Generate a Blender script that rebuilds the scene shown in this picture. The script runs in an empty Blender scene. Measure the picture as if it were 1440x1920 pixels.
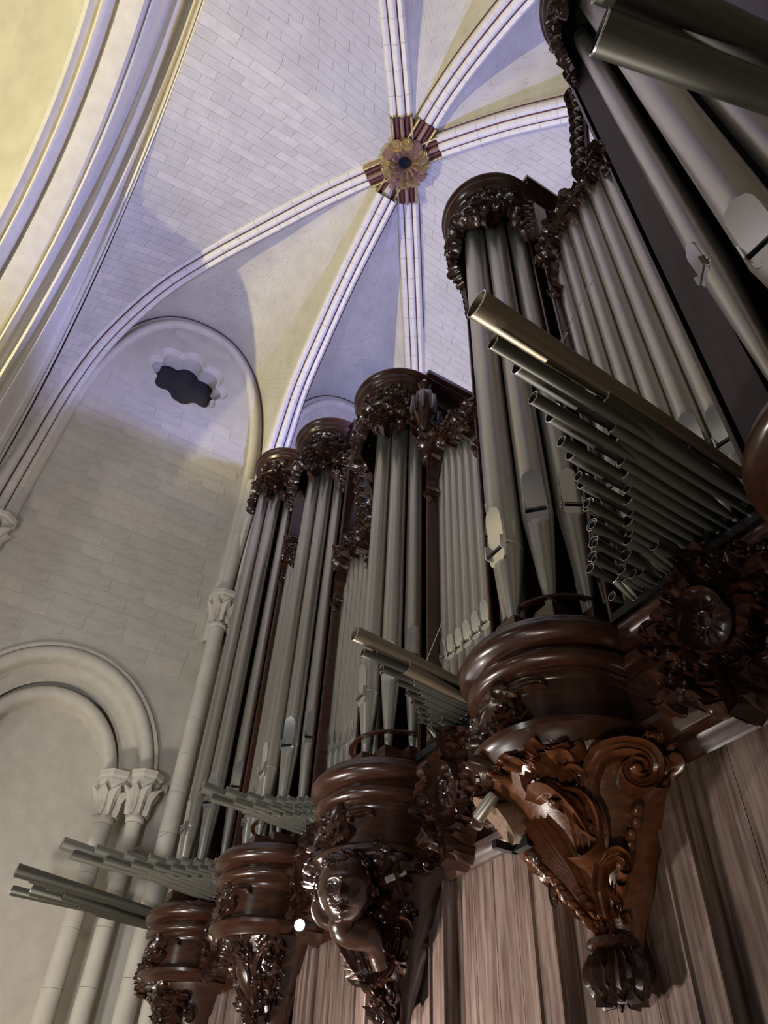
import bpy, math, random
from math import sin, cos, pi, radians, sqrt, atan2, hypot
from mathutils import Vector, Matrix
import bmesh
random.seed(7)
C = bpy.context.scene.collection
K = 2.4            # metres per layout unit (one unit = distance from camera to the front of the case)
Z0 = 1.6           # camera height over the floor, metres
def wp(p): return Vector((K*p[0], K*p[1], K*p[2] + Z0))

# ------------------------------------------------------------------ camera
YAW, PIT, ROL, F = -1.07254712, 0.781719855, 0.0556723438, 1387.13
f = Vector((cos(PIT)*sin(YAW), cos(PIT)*cos(YAW), sin(PIT)))
r0 = f.cross(Vector((0, 0, 1))).normalized(); u0 = r0.cross(f)
rr = r0*cos(ROL) + u0*sin(ROL); uu = -r0*sin(ROL) + u0*cos(ROL)
cam = bpy.data.cameras.new('camera'); co = bpy.data.objects.new('camera', cam); C.objects.link(co)
co.matrix_world = Matrix(((rr.x, uu.x, -f.x, 0), (rr.y, uu.y, -f.y, 0), (rr.z, uu.z, -f.z, Z0), (0, 0, 0, 1)))
cam.sensor_fit = 'VERTICAL'; cam.sensor_height = 36; cam.sensor_width = 27; cam.lens = F/1920*36
cam.clip_start = 0.02; cam.clip_end = 200
bpy.context.scene.camera = co
# ------------------------------------------------------------------ world, lights, exposure
vs = bpy.context.scene.view_settings
vs.view_transform = 'Standard'; vs.look = 'None'; vs.gamma = 1; vs.use_curve_mapping = False
vs.exposure = 0.0
W = bpy.data.worlds.new('world'); bpy.context.scene.world = W; W.use_nodes = True
bg = W.node_tree.nodes['Background']; bg.inputs[0].default_value = (0.62, 0.60, 0.62, 1); bg.inputs[1].default_value = 0.045
def spot(name, p, target, power, color, size=0.15, angle=150, blend=0.6):
    l = bpy.data.lights.new(name, 'SPOT'); l.energy = power; l.color = color; l.shadow_soft_size = size
    l.spot_size = radians(angle); l.spot_blend = blend
    o = bpy.data.objects.new(name, l); C.objects.link(o); o.location = wp(p)
    d = wp(target) - wp(p); o.rotation_euler = d.to_track_quat('-Z', 'Y').to_euler(); return o
def area(name, p, target, power, color, sx, sy):
    l = bpy.data.lights.new(name, 'AREA'); l.energy = power; l.color = color; l.shape = 'RECTANGLE'; l.size = sx; l.size_y = sy
    o = bpy.data.objects.new(name, l); C.objects.link(o); o.location = wp(p)
    d = wp(target) - wp(p); o.rotation_euler = d.to_track_quat('-Z', 'Y').to_euler(); return o
# floodlights of the nave (out of the frame), plus added fills: warm white from the crossing, blue-violet on the organ loft side
spot('flood_warm', (-2.35, -2.7, 1.3), (-2.2, 0.3, 5.7), 3350, (1.0, 0.89, 0.44), 0.08, 60, .35)
spot('flood_blue', (-1.72, 1.47, 2.84), (-1.85, 1.0, 5.0), 1400, (0.32, 0.37, 1.0), 0.12, 128, .35)
spot('flood_white', (-0.5, -0.9, 0.0), (-3.9, 0.3, 3.2), 560, (0.90, 0.93, 1.0), 0.3, 100)  # added fill that brightens the left wall, no known source
area('flood_crossing', (-1.0, -3.6, 1.5), (-2.6, -1.6, 5.0), 200, (0.84, 0.92, 0.90), 1.2, 1.2)  # added pale fill that cools the yellow on the crossing web
area('flood_front', (-2.3, -0.5, -0.45), (-1.9, 1.0, 1.5), 170, (1.0, 0.94, 0.87), 0.5, 0.5)
spot('flood_right', (-0.45, 0.1, -0.4), (-1.02, 0.95, 0.66), 95, (1.0, 0.86, 0.70), 0.12, 34, .8)
spot('flood_right_pipes', (-0.5, -0.3, -0.3), (-0.8, 1.0, 1.9), 45, (1.0, 0.90, 0.80), 0.25, 60, .8)  # added fill for the pipes on the right
area('flood_wall', (-2.9, -0.9, -0.5), (-3.9, 0.0, 1.2), 50, (1.0, 0.86, 0.66), 0.6, 0.6)  # added warm fill that lifts the foot of the left wall
spot('floor_spot', (-2.2, 0.5, -0.25), (-1.68, 1.1, 0.22), 520, (1.0, 0.93, 0.90), 0.03, 66, 1.0)

# ------------------------------------------------------------------ materials
def mat(name, col, rough=0.5, metal=0.0, noise=None, bump=0.0, coat=0.0, spec=0.5, emit=None, grain=None):
    m = bpy.data.materials.new(name); m.use_nodes = True; nt = m.node_tree; b = nt.nodes['Principled BSDF']
    b.inputs['Roughness'].default_value = rough; b.inputs['Metallic'].default_value = metal
    b.inputs['Base Color'].default_value = (*col, 1); b.inputs['Coat Weight'].default_value = coat; b.inputs['Coat Roughness'].default_value = 0.15
    b.inputs['Specular IOR Level'].default_value = spec
    if emit: b.inputs['Emission Color'].default_value = (*emit[0], 1); b.inputs['Emission Strength'].default_value = emit[1]
    if noise:
        sc, col2, fac = noise
        tc = nt.nodes.new('ShaderNodeTexCoord'); mp = nt.nodes.new('ShaderNodeMapping'); nt.links.new(tc.outputs['Object'], mp.inputs[0])
        mp.inputs['Scale'].default_value = grain or (1, 1, 1)
        n = nt.nodes.new('ShaderNodeTexNoise'); n.inputs['Scale'].default_value = sc; n.inputs['Detail'].default_value = 6; n.inputs['Roughness'].default_value = 0.6
        nt.links.new(mp.outputs[0], n.inputs[0])
        cr = nt.nodes.new('ShaderNodeValToRGB'); cr.color_ramp.elements[0].position = 0.5-fac; cr.color_ramp.elements[1].position = 0.5+fac
        cr.color_ramp.elements[0].color = (*col2, 1); cr.color_ramp.elements[1].color = (*col, 1)
        nt.links.new(n.outputs[0], cr.inputs[0]); nt.links.new(cr.outputs[0], b.inputs['Base Color'])
        if bump:
            bp = nt.nodes.new('ShaderNodeBump'); bp.inputs['Strength'].default_value = bump; bp.inputs['Distance'].default_value = 0.01
            nt.links.new(n.outputs[0], bp.inputs['Height']); nt.links.new(bp.outputs[0], b.inputs['Normal'])
    return m
M_STONE = mat('pale_limestone', (0.66, 0.62, 0.53), 0.9, noise=(2.2, (0.50, 0.46, 0.39), 0.28), bump=0.35)
M_STONE2 = mat('cleaned_limestone', (0.72, 0.66, 0.56), 0.85, noise=(5, (0.56, 0.51, 0.43), 0.3), bump=0.3)
M_RIB = mat('rib_limestone', (0.80, 0.75, 0.66), 0.8, noise=(9, (0.66, 0.61, 0.54), 0.3), bump=0.15)
M_LINE = mat('oxblood_paint', (0.085, 0.02, 0.015), 0.6)
M_GILT = mat('gilding', (0.62, 0.50, 0.25), 0.4, 0.7, noise=(30, (0.28, 0.17, 0.08), 0.25))
M_PINK = mat('rose_paint', (0.34, 0.20, 0.155), 0.6, noise=(40, (0.16, 0.08, 0.06), 0.2))
M_WOOD = mat('varnished_walnut', (0.062, 0.021, 0.010), 0.27, coat=0.3, noise=(3.2, (0.020, 0.008, 0.005), 0.25), bump=0.1, grain=(1.5, 1.5, 9))
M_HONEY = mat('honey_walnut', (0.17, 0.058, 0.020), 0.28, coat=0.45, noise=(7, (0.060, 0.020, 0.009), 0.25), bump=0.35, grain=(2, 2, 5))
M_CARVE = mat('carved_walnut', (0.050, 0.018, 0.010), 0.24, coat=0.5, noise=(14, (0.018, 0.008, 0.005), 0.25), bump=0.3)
M_PANEL = mat('panel_oak', (0.30, 0.222, 0.185), 0.36, coat=0.1, noise=(5.5, (0.070, 0.036, 0.028), 0.2), bump=0.25, grain=(7, 7, 0.35))  # pale tone stands for strong lamplight on the panels, put into the colour
M_SHADE = mat('unvarnished_dark_board', (0.055, 0.034, 0.036), 0.6, noise=(4, (0.03, 0.018, 0.02), 0.2), grain=(4, 4, .5))  # violet vault light and shade put into the board's colour
M_RAW = mat('bare_split_oak', (0.30, 0.20, 0.14), 0.5, noise=(10, (0.14, 0.08, 0.05), 0.25), bump=0.6, grain=(6, 6, 1))
M_TIN = mat('tin_pipe_metal', (0.60, 0.56, 0.49), 0.34, 0.84, noise=(3.0, (0.45, 0.42, 0.375), 0.3), grain=(1, 1, 0.25))
M_LIP = mat('burnished_tin', (0.78, 0.76, 0.72), 0.22, 0.9)  # lips' gleam from their tilt put into the colour; also bright horn fittings
M_HORN = mat('dull_horn_metal', (0.145, 0.14, 0.115), 0.46, 0.75, noise=(6, (0.10, 0.10, 0.08), 0.3))  # darkness of the horns lit from behind is put into the base colour
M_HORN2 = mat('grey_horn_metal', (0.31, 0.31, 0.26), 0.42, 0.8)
M_BRASS = mat('brushed_horn_brass', (0.33, 0.27, 0.19), 0.42, 0.8)
M_BLACK = mat('black_void', (0.004, 0.004, 0.005), 0.9)  # deep shade of case, slots and hollows put in as black
M_IRON = mat('blackened_iron', (0.02, 0.02, 0.022), 0.4, 0.6)
M_NIGHT = mat('night_glass', (0.008, 0.010, 0.016), 0.25)
M_WIRE = mat('steel_wire', (0.7, 0.7, 0.7), 0.3, 0.9)
M_LAMP = mat('lamp_lens', (1, 1, 1), 0.3, emit=((0.92, 1.0, 1.0), 60))
M_FLOOR = mat('stone_floor', (0.32, 0.28, 0.23), 0.7, noise=(3, (0.24, 0.2, 0.16), 0.3))
M_GREY = mat('pale_blue_glaze', (0.32, 0.36, 0.46), 0.15)

# ------------------------------------------------------------------ mesh builder
class MB:
    def __init__(s): s.v = []; s.f = []
    def add(s, vs, fs):
        b = len(s.v); s.v += [tuple(p) for p in vs]; s.f += [tuple(i+b for i in q) for q in fs]; return s
    def grid(s, rows, closeu=False, closev=False):
        n = len(rows); m = len(rows[0]); fs = []
        for i in range(n if closeu else n-1):
            for j in range(m if closev else m-1):
                a = i*m+j; b2 = i*m+(j+1) % m; c = ((i+1) % n)*m+(j+1) % m; d = ((i+1) % n)*m+j
                fs.append((a, b2, c, d))
        return s.add([p for r in rows for p in r], fs)
    def box(s, a, b):
        (x0, y0, z0), (x1, y1, z1) = a, b
        v = [(x0, y0, z0), (x1, y0, z0), (x1, y1, z0), (x0, y1, z0), (x0, y0, z1), (x1, y0, z1), (x1, y1, z1), (x0, y1, z1)]
        return s.add(v, [(0, 3, 2, 1), (4, 5, 6, 7), (0, 1, 5, 4), (1, 2, 6, 5), (2, 3, 7, 6), (3, 0, 4, 7)])
    def tube(s, pts, rad, n=8, cap=True):
        pts = [Vector(p) for p in pts]; rows = []
        up = Vector((0.13, 0.31, 0.94))
        for i, p in enumerate(pts):
            t = (pts[min(i+1, len(pts)-1)] - pts[max(i-1, 0)]).normalized()
            a = t.cross(up)
            if a.length < 1e-3: a = t.cross(Vector((1, 0, 0)))
            a.normalize(); b = t.cross(a); up = b.cross(t) if False else up
            q = rad[i] if hasattr(rad, '__len__') else rad
            rows.append([p + (a*cos(2*pi*j/n) + b*sin(2*pi*j/n))*q for j in range(n)])
        s.grid(rows, closev=True)
        if cap:
            m = len(s.v)
            s.f.append(tuple(m-n+j for j in range(n))); s.f.append(tuple(m-n*len(pts)+n-1-j for j in range(n)))
        return s
    def lathe(s, prof, cx, cy, n=24, a0=0.0, a1=2*pi, closed=True):
        rows = []
        for k in range(n + (0 if closed else 1)):
            a = a0 + (a1-a0)*k/n
            rows.append([(cx + r*sin(a), cy - r*cos(a), z) for r, z in prof])
        return s.grid(rows, closeu=closed)
    def ball(s, c, r, n=8, sz=1.0):
        rows = []
        for i in range(n//2+1):
            th = pi*i/(n//2); rows.append([(c[0]+r*sin(th)*cos(2*pi*j/n), c[1]+r*sin(th)*sin(2*pi*j/n), c[2]+sz*r*cos(th)) for j in range(n)])
        return s.grid(rows, closev=True)
    def build(s, name, m, parent=None, origin=None, smooth=True, sharp=40, local=False):
        me = bpy.data.meshes.new(name)
        if parent is not None and origin is None: origin = parent['_o'] if '_o' in parent else (0, 0, 0)
        if origin is None: origin = s.v[0] if s.v else (0, 0, 0)
        ox, oy, oz = origin
        if local: vv = s.v
        else: vv = [(K*(x-ox), K*(y-oy), K*(z-oz)) for x, y, z in s.v]
        me.from_pydata(vv, [], s.f); me.validate()
        bm = bmesh.new(); bm.from_mesh(me); bmesh.ops.remove_doubles(bm, verts=bm.verts, dist=1e-5); bmesh.ops.recalc_face_normals(bm, faces=bm.faces); bm.to_mesh(me); bm.free()
        if smooth:
            me.polygons.foreach_set('use_smooth', [True]*len(me.polygons)); me.set_sharp_from_angle(angle=radians(sharp))
        me.materials.append(m)
        o = bpy.data.objects.new(name, me); C.objects.link(o)
        if parent is not None: o.parent = parent
        else: o.location = wp(origin); o['_o'] = tuple(origin)
        if parent is not None: o['_o'] = tuple(origin)
        return o
def tag(o, label=None, cat=None, group=None, kind=None):
    if label: o['label'] = label
    if cat: o['category'] = cat
    if group: o['group'] = group
    if kind: o['kind'] = kind
    return o
def thing(name, label, cat, loc, group=None, kind=None):
    o = bpy.data.objects.new(name, None); C.objects.link(o); o.empty_display_size = 0.05
    o.location = wp(loc); o['_o'] = tuple(loc); return tag(o, label, cat, group, kind)
def lerp(a, b, t): return a + (b-a)*t
def smoothcurve(P, n):
    """Catmull-Rom through the control points, n samples."""
    P = [Vector(p) for p in P]; Q = [2*P[0]-P[1]] + P + [2*P[-1]-P[-2]]; out = []
    m = len(P)-1
    for i in range(n):
        t = i/(n-1)*m; k = min(int(t), m-1); u = t-k; a, b, c, d = Q[k:k+4]
        out.append(0.5*((2*b) + (c-a)*u + (2*a-5*b+4*c-d)*u*u + (3*b-a-3*c+d)*u**3))
    return out
# --- carving primitives; mp(u, v, w) maps surface coordinates to space
def flat_map(X, Y, Z): return lambda u, v, w: (X+u, Y-w, Z+v)
def cyl_map(X, Y, R, Z=0.0): return lambda u, v, w: (X+(R+w)*sin(u/R), Y-(R+w)*cos(u/R), Z+v)
def frond(mb, mp, path, width, h, lobes=0, grooves=2, n=18, m=8, tip=0.12, base=0.45, curl=0.0):
    P = smoothcurve([(p[0], p[1], 0) for p in path], n); rows = []; back = []
    for i, p in enumerate(P):
        s = i/(n-1); t = (P[min(i+1, n-1)]-P[max(i-1, 0)]).normalized(); nx, ny = -t.y, t.x
        ws = width*(base+(1-base)*sin(pi/2*s/0.7)) if s < 0.7 else width*max(tip, cos((s-0.7)/0.3*pi/2))
        if lobes: ws *= 1+0.30*abs(sin(lobes*pi*s))-0.12
        hs = h*(0.55+0.45*sin(pi*min(1, s+0.15)))
        row = []
        for j in range(m+1):
            q = -1+2*j/m
            ww = hs*(sqrt(max(0, 1-q*q))*(1+0.28*cos(grooves*2*pi*q)) ) + curl*h*s*s
            if abs(q) > 0.99: ww = -0.25*h
            back_off = (0.25*ws*abs(sin(lobes*pi*s)) if lobes else 0)*abs(q)
            row.append(mp(p.x+nx*q*ws - t.x*back_off, p.y+ny*q*ws - t.y*back_off, ww))
        rows.append(row)
    mb.grid(rows)
def spiral(cu, cv, R, turns, a0, d=1, r1=0.12):
    n = max(6, int(turns*8)); return [(cu+R*(r1**(i/n))*cos(a0+d*2*pi*turns*i/n), cv+R*(r1**(i/n))*sin(a0+d*2*pi*turns*i/n)) for i in range(n+1)]
def volute(mb, mp, cu, cv, R, turns, a0, d, wd, h, lead=()):
    P = list(lead)+spiral(cu, cv, R, turns, a0, d); N = max(24, len(P)*3)
    Q = smoothcurve([(p[0], p[1], 0) for p in P], N); rows = []
    for i, p in enumerate(Q):
        s = i/(N-1); t = (Q[min(i+1, N-1)]-Q[max(i-1, 0)]).normalized(); nx, ny = -t.y, t.x
        w = wd*(1-0.62*s); hh = h*(0.75+0.5*s); row = []
        for q, e in ((-1, -0.2), (-0.98, 0.75), (-0.7, 1.0), (-0.45, 0.72), (0, 0.86), (0.45, 0.72), (0.7, 1.0), (0.98, 0.75), (1, -0.2)):
            row.append(mp(p.x+nx*q*w, p.y+ny*q*w, e*hh))
        rows.append(row)
    mb.grid(rows)
    c = Q[-1]; bead(mb, mp, c.x, c.y, wd*0.55, h*1.1)
def bead(mb, mp, u, v, r, w0=0.0, n=8):
    rows = []
    for i in range(n//2+1):
        th = pi*i/(n//2); rows.append([mp(u+r*sin(th)*cos(2*pi*j/n), v+r*sin(th)*sin(2*pi*j/n), w0+r*cos(th)) for j in range(n)])
    mb.grid(rows, closev=True)
def rosette(mb, mp, cu, cv, R, h, petals=10):
    for k in range(petals):
        a = 2*pi*k/petals; frond(mb, mp, [(cu+0.2*R*cos(a), cv+0.2*R*sin(a)), (cu+0.6*R*cos(a), cv+0.6*R*sin(a)), (cu+R*cos(a), cv+R*sin(a))], R*0.26, h, 0, 1, 8, 6)
    bead(mb, mp, cu, cv, R*0.25, h*0.6)
def acanthus(mb, mp, cu, cv, ang, L, wd, h, bend=0.5, side=3):
    """a main leaf with side leaflets along a bent spine"""
    P = []; a = ang; u, v = cu, cv
    for i in range(7): P.append((u, v)); u += L/6*cos(a); v += L/6*sin(a); a += bend/6*(1+i*0.5)
    frond(mb, mp, P, wd, h, 4, 2, 18, 8, curl=0.6)
    for k in range(side):
        i = 1+k*5//side; a = atan2(P[i+1][1]-P[i][1], P[i+1][0]-P[i][0])
        for sg in (-1, 1):
            b = a+sg*0.8; l = L*0.42*(1-0.12*k); p0 = P[i]
            q = [(p0[0]+l*s*cos(b+sg*0.7*s), p0[1]+l*s*sin(b+sg*0.7*s)) for s in (0.1, 0.4, 0.7, 1)]
            frond(mb, mp, q, wd*0.55, h*0.8, 2, 1, 10, 6, curl=0.5)

def clutter(mb, mp, n, u0, u1, v0, v1, s=.03, h=.02, seed=1, shape=None):
    """dense rocaille: small curled leaves, scrolls and pearls strewn over a field"""
    rg = random.Random(seed)
    for q in range(n):
        for _ in range(20):
            u, v = rg.uniform(u0, u1), rg.uniform(v0, v1)
            if shape is None or shape(u, v): break
        a = rg.uniform(0, 2*pi); k = rg.uniform(.7, 1.3)*s; cv = rg.choice((-1, 1))*rg.uniform(1.2, 2.6); w = rg.random()
        if w < .62:
            P = []; x, y = u-k*.5*cos(a), v-k*.5*sin(a); b = a-cv*.5
            for i in range(5): P.append((x, y)); x += k/4*cos(b); y += k/4*sin(b); b += cv/4*(1+i*.4)
            frond(mb, mp, P, k*.26, h*rg.uniform(.7, 1.3), rg.choice((0, 2, 3)), rg.choice((1, 2)), 14, 6, curl=.7)
        elif w < .82: volute(mb, mp, u, v, k*.42, 1.1, a, rg.choice((-1, 1)), k*.15, h*1.1)
        else:
            for i in range(3): bead(mb, mp, u+.3*k*i*cos(a), v+.3*k*i*sin(a), k*.17, h*.7, 6)

# ================================================================== THE CHURCH
XW, XR, YB, BX, BY, BZ = -3.9, 0.33, 2.46, -1.785, 0.985, 5.69
fl = MB().box((XW-0.3, -4.2, -0.72), (1.4, YB+0.3, -0.667)).build('floor', M_FLOOR); tag(fl, kind='structure')
# ---- rib profiles: horizontal distance from the boss -> height
LPR = [(0, 5.69), (.31, 5.74), (.72, 5.72), (1.18, 5.62), (1.65, 5.5), (2.08, 5.28), (2.42, 4.78), (2.545, 4.2), (2.56, 3.5), (2.56, 2.95)]
OPR = [(0, 5.69), (.25, 5.69), (.76, 5.56), (1.2, 5.34), (1.65, 5.10), (2.1, 4.75), (2.42, 4.2), (2.55, 3.6), (2.56, 3.2), (2.56, 2.95)]
MPR = [(0, 5.69), (.19, 5.62), (.465, 5.52), (.88, 5.35), (1.28, 5.07), (1.61, 4.76), (1.78, 4.36), (1.95, 3.8), (2.05, 3.3), (2.07, 2.95)]
PPR = [(0, 5.69), (.25, 5.71), (.5, 5.70), (.8, 5.57), (1.21, 5.27), (1.55, 4.9), (1.8, 4.4), (1.98, 3.8), (2.07, 3.3), (2.08, 2.95)]
RIBS = [('L', 215.5, LPR), ('M', 179.0, MPR), ('N', 145.0, LPR), ('O', 36.0, OPR), ('P', 0.0, PPR), ('Q', -37.0, LPR)]
def rib_pts(ang, prof, n=60):
    c, s = cos(radians(ang)), sin(radians(ang)); Q = smoothcurve([(r, z, 0) for r, z in prof], n*3)
    L = [0]
    for i in range(1, len(Q)): L.append(L[-1]+(Q[i]-Q[i-1]).length)
    out = []; k = 0
    for i in range(n):
        d = L[-1]*i/(n-1)
        while k < len(L)-2 and L[k+1] < d: k += 1
        p = Q[k].lerp(Q[k+1], (d-L[k])/max(1e-9, L[k+1]-L[k])); out.append(Vector((BX+p.x*c, BY+p.x*s, p.y)))
    return out, L[-1]
RP = {k: rib_pts(a, p)[0] for k, a, p in RIBS}
def wall_arch(kind, apex, half, za, n=60, z0=2.95, p=2.3, sgn=1, fixed=0.0):
    """half arch from apex (i=0) to springing; kind 'x' lies in a plane x=const"""
    out = []
    for i in range(n):
        t = pi/2*i/(n-1); d = half*sin(t)**(2/p); z = z0+(za-z0)*max(0, cos(t))**(2/p)
        out.append(Vector((fixed, apex+sgn*d, z)) if kind == 'x' else Vector((apex+sgn*d, fixed, z)))
    return out
A = {}
A['LM1'] = wall_arch('x', .26, .745, 5.72, sgn=-1, fixed=XW, z0=3.9); A['LM2'] = wall_arch('x', .26, .745, 5.72, sgn=1, fixed=XW, z0=3.9)
A['MN1'] = wall_arch('x', 1.725, .735, 5.66, sgn=-1, fixed=XW, z0=3.9); A['MN2'] = wall_arch('x', 1.725, .735, 5.66, sgn=1, fixed=XW, z0=3.9)
A['NO1'] = wall_arch('y', BX, 2.1, 5.6, sgn=-1, fixed=YB); A['NO2'] = wall_arch('y', BX, 2.1, 5.6, sgn=1, fixed=YB)
A['OP1'] = wall_arch('x', 1.725, .735, 5.66, sgn=1, fixed=XR, z0=3.9); A['OP2'] = wall_arch('x', 1.725, .735, 5.66, sgn=-1, fixed=XR, z0=3.9)
A['PQ1'] = wall_arch('x', .26, .745, 5.72, sgn=1, fixed=XR, z0=3.9); A['PQ2'] = wall_arch('x', .26, .745, 5.72, sgn=-1, fixed=XR, z0=3.9)
A['QL2'] = wall_arch('y', -1.53, 2.32, 5.187, sgn=-1, fixed=-.591, p=2.19); A['QL1'] = wall_arch('y', -1.53, 1.86, 5.187, sgn=1, fixed=-.591, p=2.19)
CELLS = [('L', 'LM1', 'south'), ('M', 'LM2', ''), ('M', 'MN1', ''), ('N', 'MN2', ''), ('N', 'NO1', ''), ('O', 'NO2', ''), ('O', 'OP1', ''), ('P', 'OP2', ''), ('P', 'PQ1', ''), ('Q', 'PQ2', ''), ('Q', 'QL1', ''), ('L', 'QL2', '')]
def cell_pt(rk, ak, t, v):
    """t 0 (crown) .. 1 (springing), v 0 (rib) .. 1 (wall arch)"""
    def at(P, t):
        x = t*(len(P)-1); i = min(int(x), len(P)-2); return P[i].lerp(P[i+1], x-i)
    a, b = at(RP[rk], t), at(A[ak], t); p = a.lerp(b, v)
    ctr = Vector((BX, BY, 2.6)); d = (p-ctr).normalized(); w = (a-b).length
    return p + d*(0.10*w*4*v*(1-v)*0.35)
ceil = MB()
for rk, ak, _ in CELLS:
    ceil.grid([[cell_pt(rk, ak, i/40, j/10) + Vector((0, 0, 0.03)) for j in range(11)] for i in range(41)])
ceiling = ceil.build('ceiling', M_STONE, origin=(BX, BY, BZ)); tag(ceiling, kind='structure')
# web stones of the vault: courses parallel to the crown of each cell, joints left open a few millimetres
def web_blocks(rk, ak, nrow, lw, t0, t1, single, tot):
    global nstone
    mb_all = MB(); ctr = Vector((BX, BY, 2.4))
    for i in range(nrow):
        ta, tb = t0+(t1-t0)*i/nrow, t0+(t1-t0)*(i+1)/nrow
        width = (cell_pt(rk, ak, (ta+tb)/2, 0)-cell_pt(rk, ak, (ta+tb)/2, 1)).length
        nb = max(1, int(width/lw)); off = 0.5/nb*(i % 2); cuts = [0.0]+[min(1, (k+1)/nb-off+random.uniform(-.1, .1)/nb) for k in range(nb) if (k+1)/nb-off < 0.97]+[1.0]
        for va, vb in zip(cuts[:-1], cuts[1:]):
            if vb-va < 0.02: continue
            gt = (tb-ta)*0.010; gv = 0.0011/max(width, .1); pr = random.uniform(0.000, 0.0010)
            rows = []; top = []
            for t in (ta+gt, tb-gt):
                for v in (va+gv, (va+vb)/2, vb-gv):
                    p = cell_pt(rk, ak, t, v); d = (ctr-p).normalized(); rows.append(p+d*(0.003+pr)); top.append(p-d*0.004)
            F_ = [(0, 1, 4, 3), (1, 2, 5, 4), (0, 3, 9, 6), (2, 8, 11, 5), (0, 6, 7, 1), (1, 7, 8, 2), (3, 4, 10, 9), (4, 5, 11, 10)]
            if single and nstone < tot:
                m = MB().add(rows+top, F_); m.build('stone_block', random.choice((M_STONE, M_STONE, M_STONE2)), ceiling, smooth=False); nstone += 1
            else: mb_all.add(rows+top, F_)
    if mb_all.v: tag(mb_all.build('stone_block_courses', M_STONE, ceiling, smooth=False), kind='stuff')
nstone = 0
web_blocks('L', 'QL2', 62, .24, .0, .92, True, 290)
for rk, ak, _ in CELLS[:-1]:
    web_blocks(rk, ak, 60, .24, .0, .92, False, 0)
# ---- ribs: voussoirs of three rolls with painted quirks between them
RSEC = [(-.082, -.05), (-.082, .018), (-.079, .042), (-.062, .058), (-.042, .052), (-.030, .036), (-.026, .052), (-.014, .070), (0, .075), (.014, .070), (.026, .052), (.030, .036), (.042, .052), (.062, .058), (.079, .042), (.082, .018), (.082, -.05)]
RLAB = {'L': 'long left diagonal rib of the vault', 'M': 'rib falling to the left wall', 'N': 'rib falling behind the organ', 'O': 'right-hand diagonal rib', 'P': 'upper right rib', 'Q': 'rib rising to the top of the picture'}
def frame(P, i):
    t = (P[min(i+1, len(P)-1)]-P[max(i-1, 0)]).normalized(); side = t.cross(Vector((0, 0, 1)))
    if side.length < 0.2: side = SIDE0
    side.normalize(); dn = side.cross(t)
    if dn.dot(Vector((BX, BY, 2.0))-P[i]) < 0: dn = -dn
    return side, dn
for ri, (k, ang, prof) in enumerate(RIBS):
    P, L = rib_pts(ang, prof, 170); SIDE0 = Vector((-sin(radians(ang)), cos(radians(ang)), 0))
    rib = thing('trim_%d' % (ri+1), None, None, tuple(P[60]), kind='structure')
    i0 = int(0.30/L*169); seg = 6
    i = i0; nv = 0
    while i < 168:
        j = min(i+seg, 169); rows = []
        for q in (i, (i+j)//2, j):
            side, dn = SIDE0, frame(P, q)[1]
            tt = (P[min(q+1, 169)]-P[max(q-1, 0)]).normalized(); c = P[q].copy()
            if q == i: c += tt*0.0009
            if q == j: c -= tt*0.0009
            rows.append([c+side*a+dn*b for a, b in RSEC])
        MB().grid(rows).build('voussoir', M_RIB, rib, sharp=50); i = j; nv += 1
    for a in (-.030, .030):
        pts = [P[q]+SIDE0*a+frame(P, q)[1]*.042 for q in range(i0, 170, 2)]
        MB().tube(pts, .0072, 6).build('painted_line', M_LINE, rib)
    for a in (-.089,):
        pts = [P[q]+SIDE0*a+frame(P, q)[1]*.008 for q in range(i0, 170, 3)]
        MB().tube(pts, .0040, 4).build('joint_line', M_LINE, rib)
# ---- the boss: carved leaf ring, gilt and oxblood rib ends
boss = thing('ceiling_boss', 'round carved leaf boss with dark hole where the vault ribs meet, gilded', 'boss', (BX, BY, BZ-.05))
MB().lathe([(.05, BZ+.02), (.05, BZ-.075), (.062, BZ-.095), (.09, BZ-.11), (.13, BZ-.10), (.16, BZ-.07), (.168, BZ-.03), (.165, BZ+.05)], BX, BY, 40).build('boss_ring', M_PINK, boss)
MB().lathe([(.0, BZ-.03), (.052, BZ-.03)], BX, BY, 20).build('boss_hole', M_BLACK, boss)
for k in range(12):
    a0 = 2*pi*k/12
    def bm_map(u, v, w, a0=a0):   # u along radius, v across
        a = a0+v/0.11; q = .055+u; zz = BZ-.115+0.9*(u-.06)**2*6+0.0
        return (BX+q*cos(a), BY+q*sin(a), zz-w)
    lf = MB(); frond(lf, bm_map, [(0, 0), (.035, .012), (.07, .018), (.105, .004), (.125, -.02)], .026, .022, 3, 2, 16, 8, curl=-.4)
    frond(lf, bm_map, [(.055, .0), (.085, -.02), (.112, -.022)], .014, .02, 2, 1, 10, 6)
    lf.build('leaf', M_GILT if k % 3 else M_PINK, boss)
for k in range(6):
    a = radians(RIBS[k][1])+.12; mb = MB(); cx, cy = BX+.155*cos(a), BY+.155*sin(a)
    for q in range(7): mb.ball((cx+.017*cos(q*.9), cy+.017*sin(q*.9), BZ-.085), .011, 6)
    mb.ball((cx, cy, BZ-.09), .013, 6); mb.build('grape_cluster', M_GILT, boss)
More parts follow.
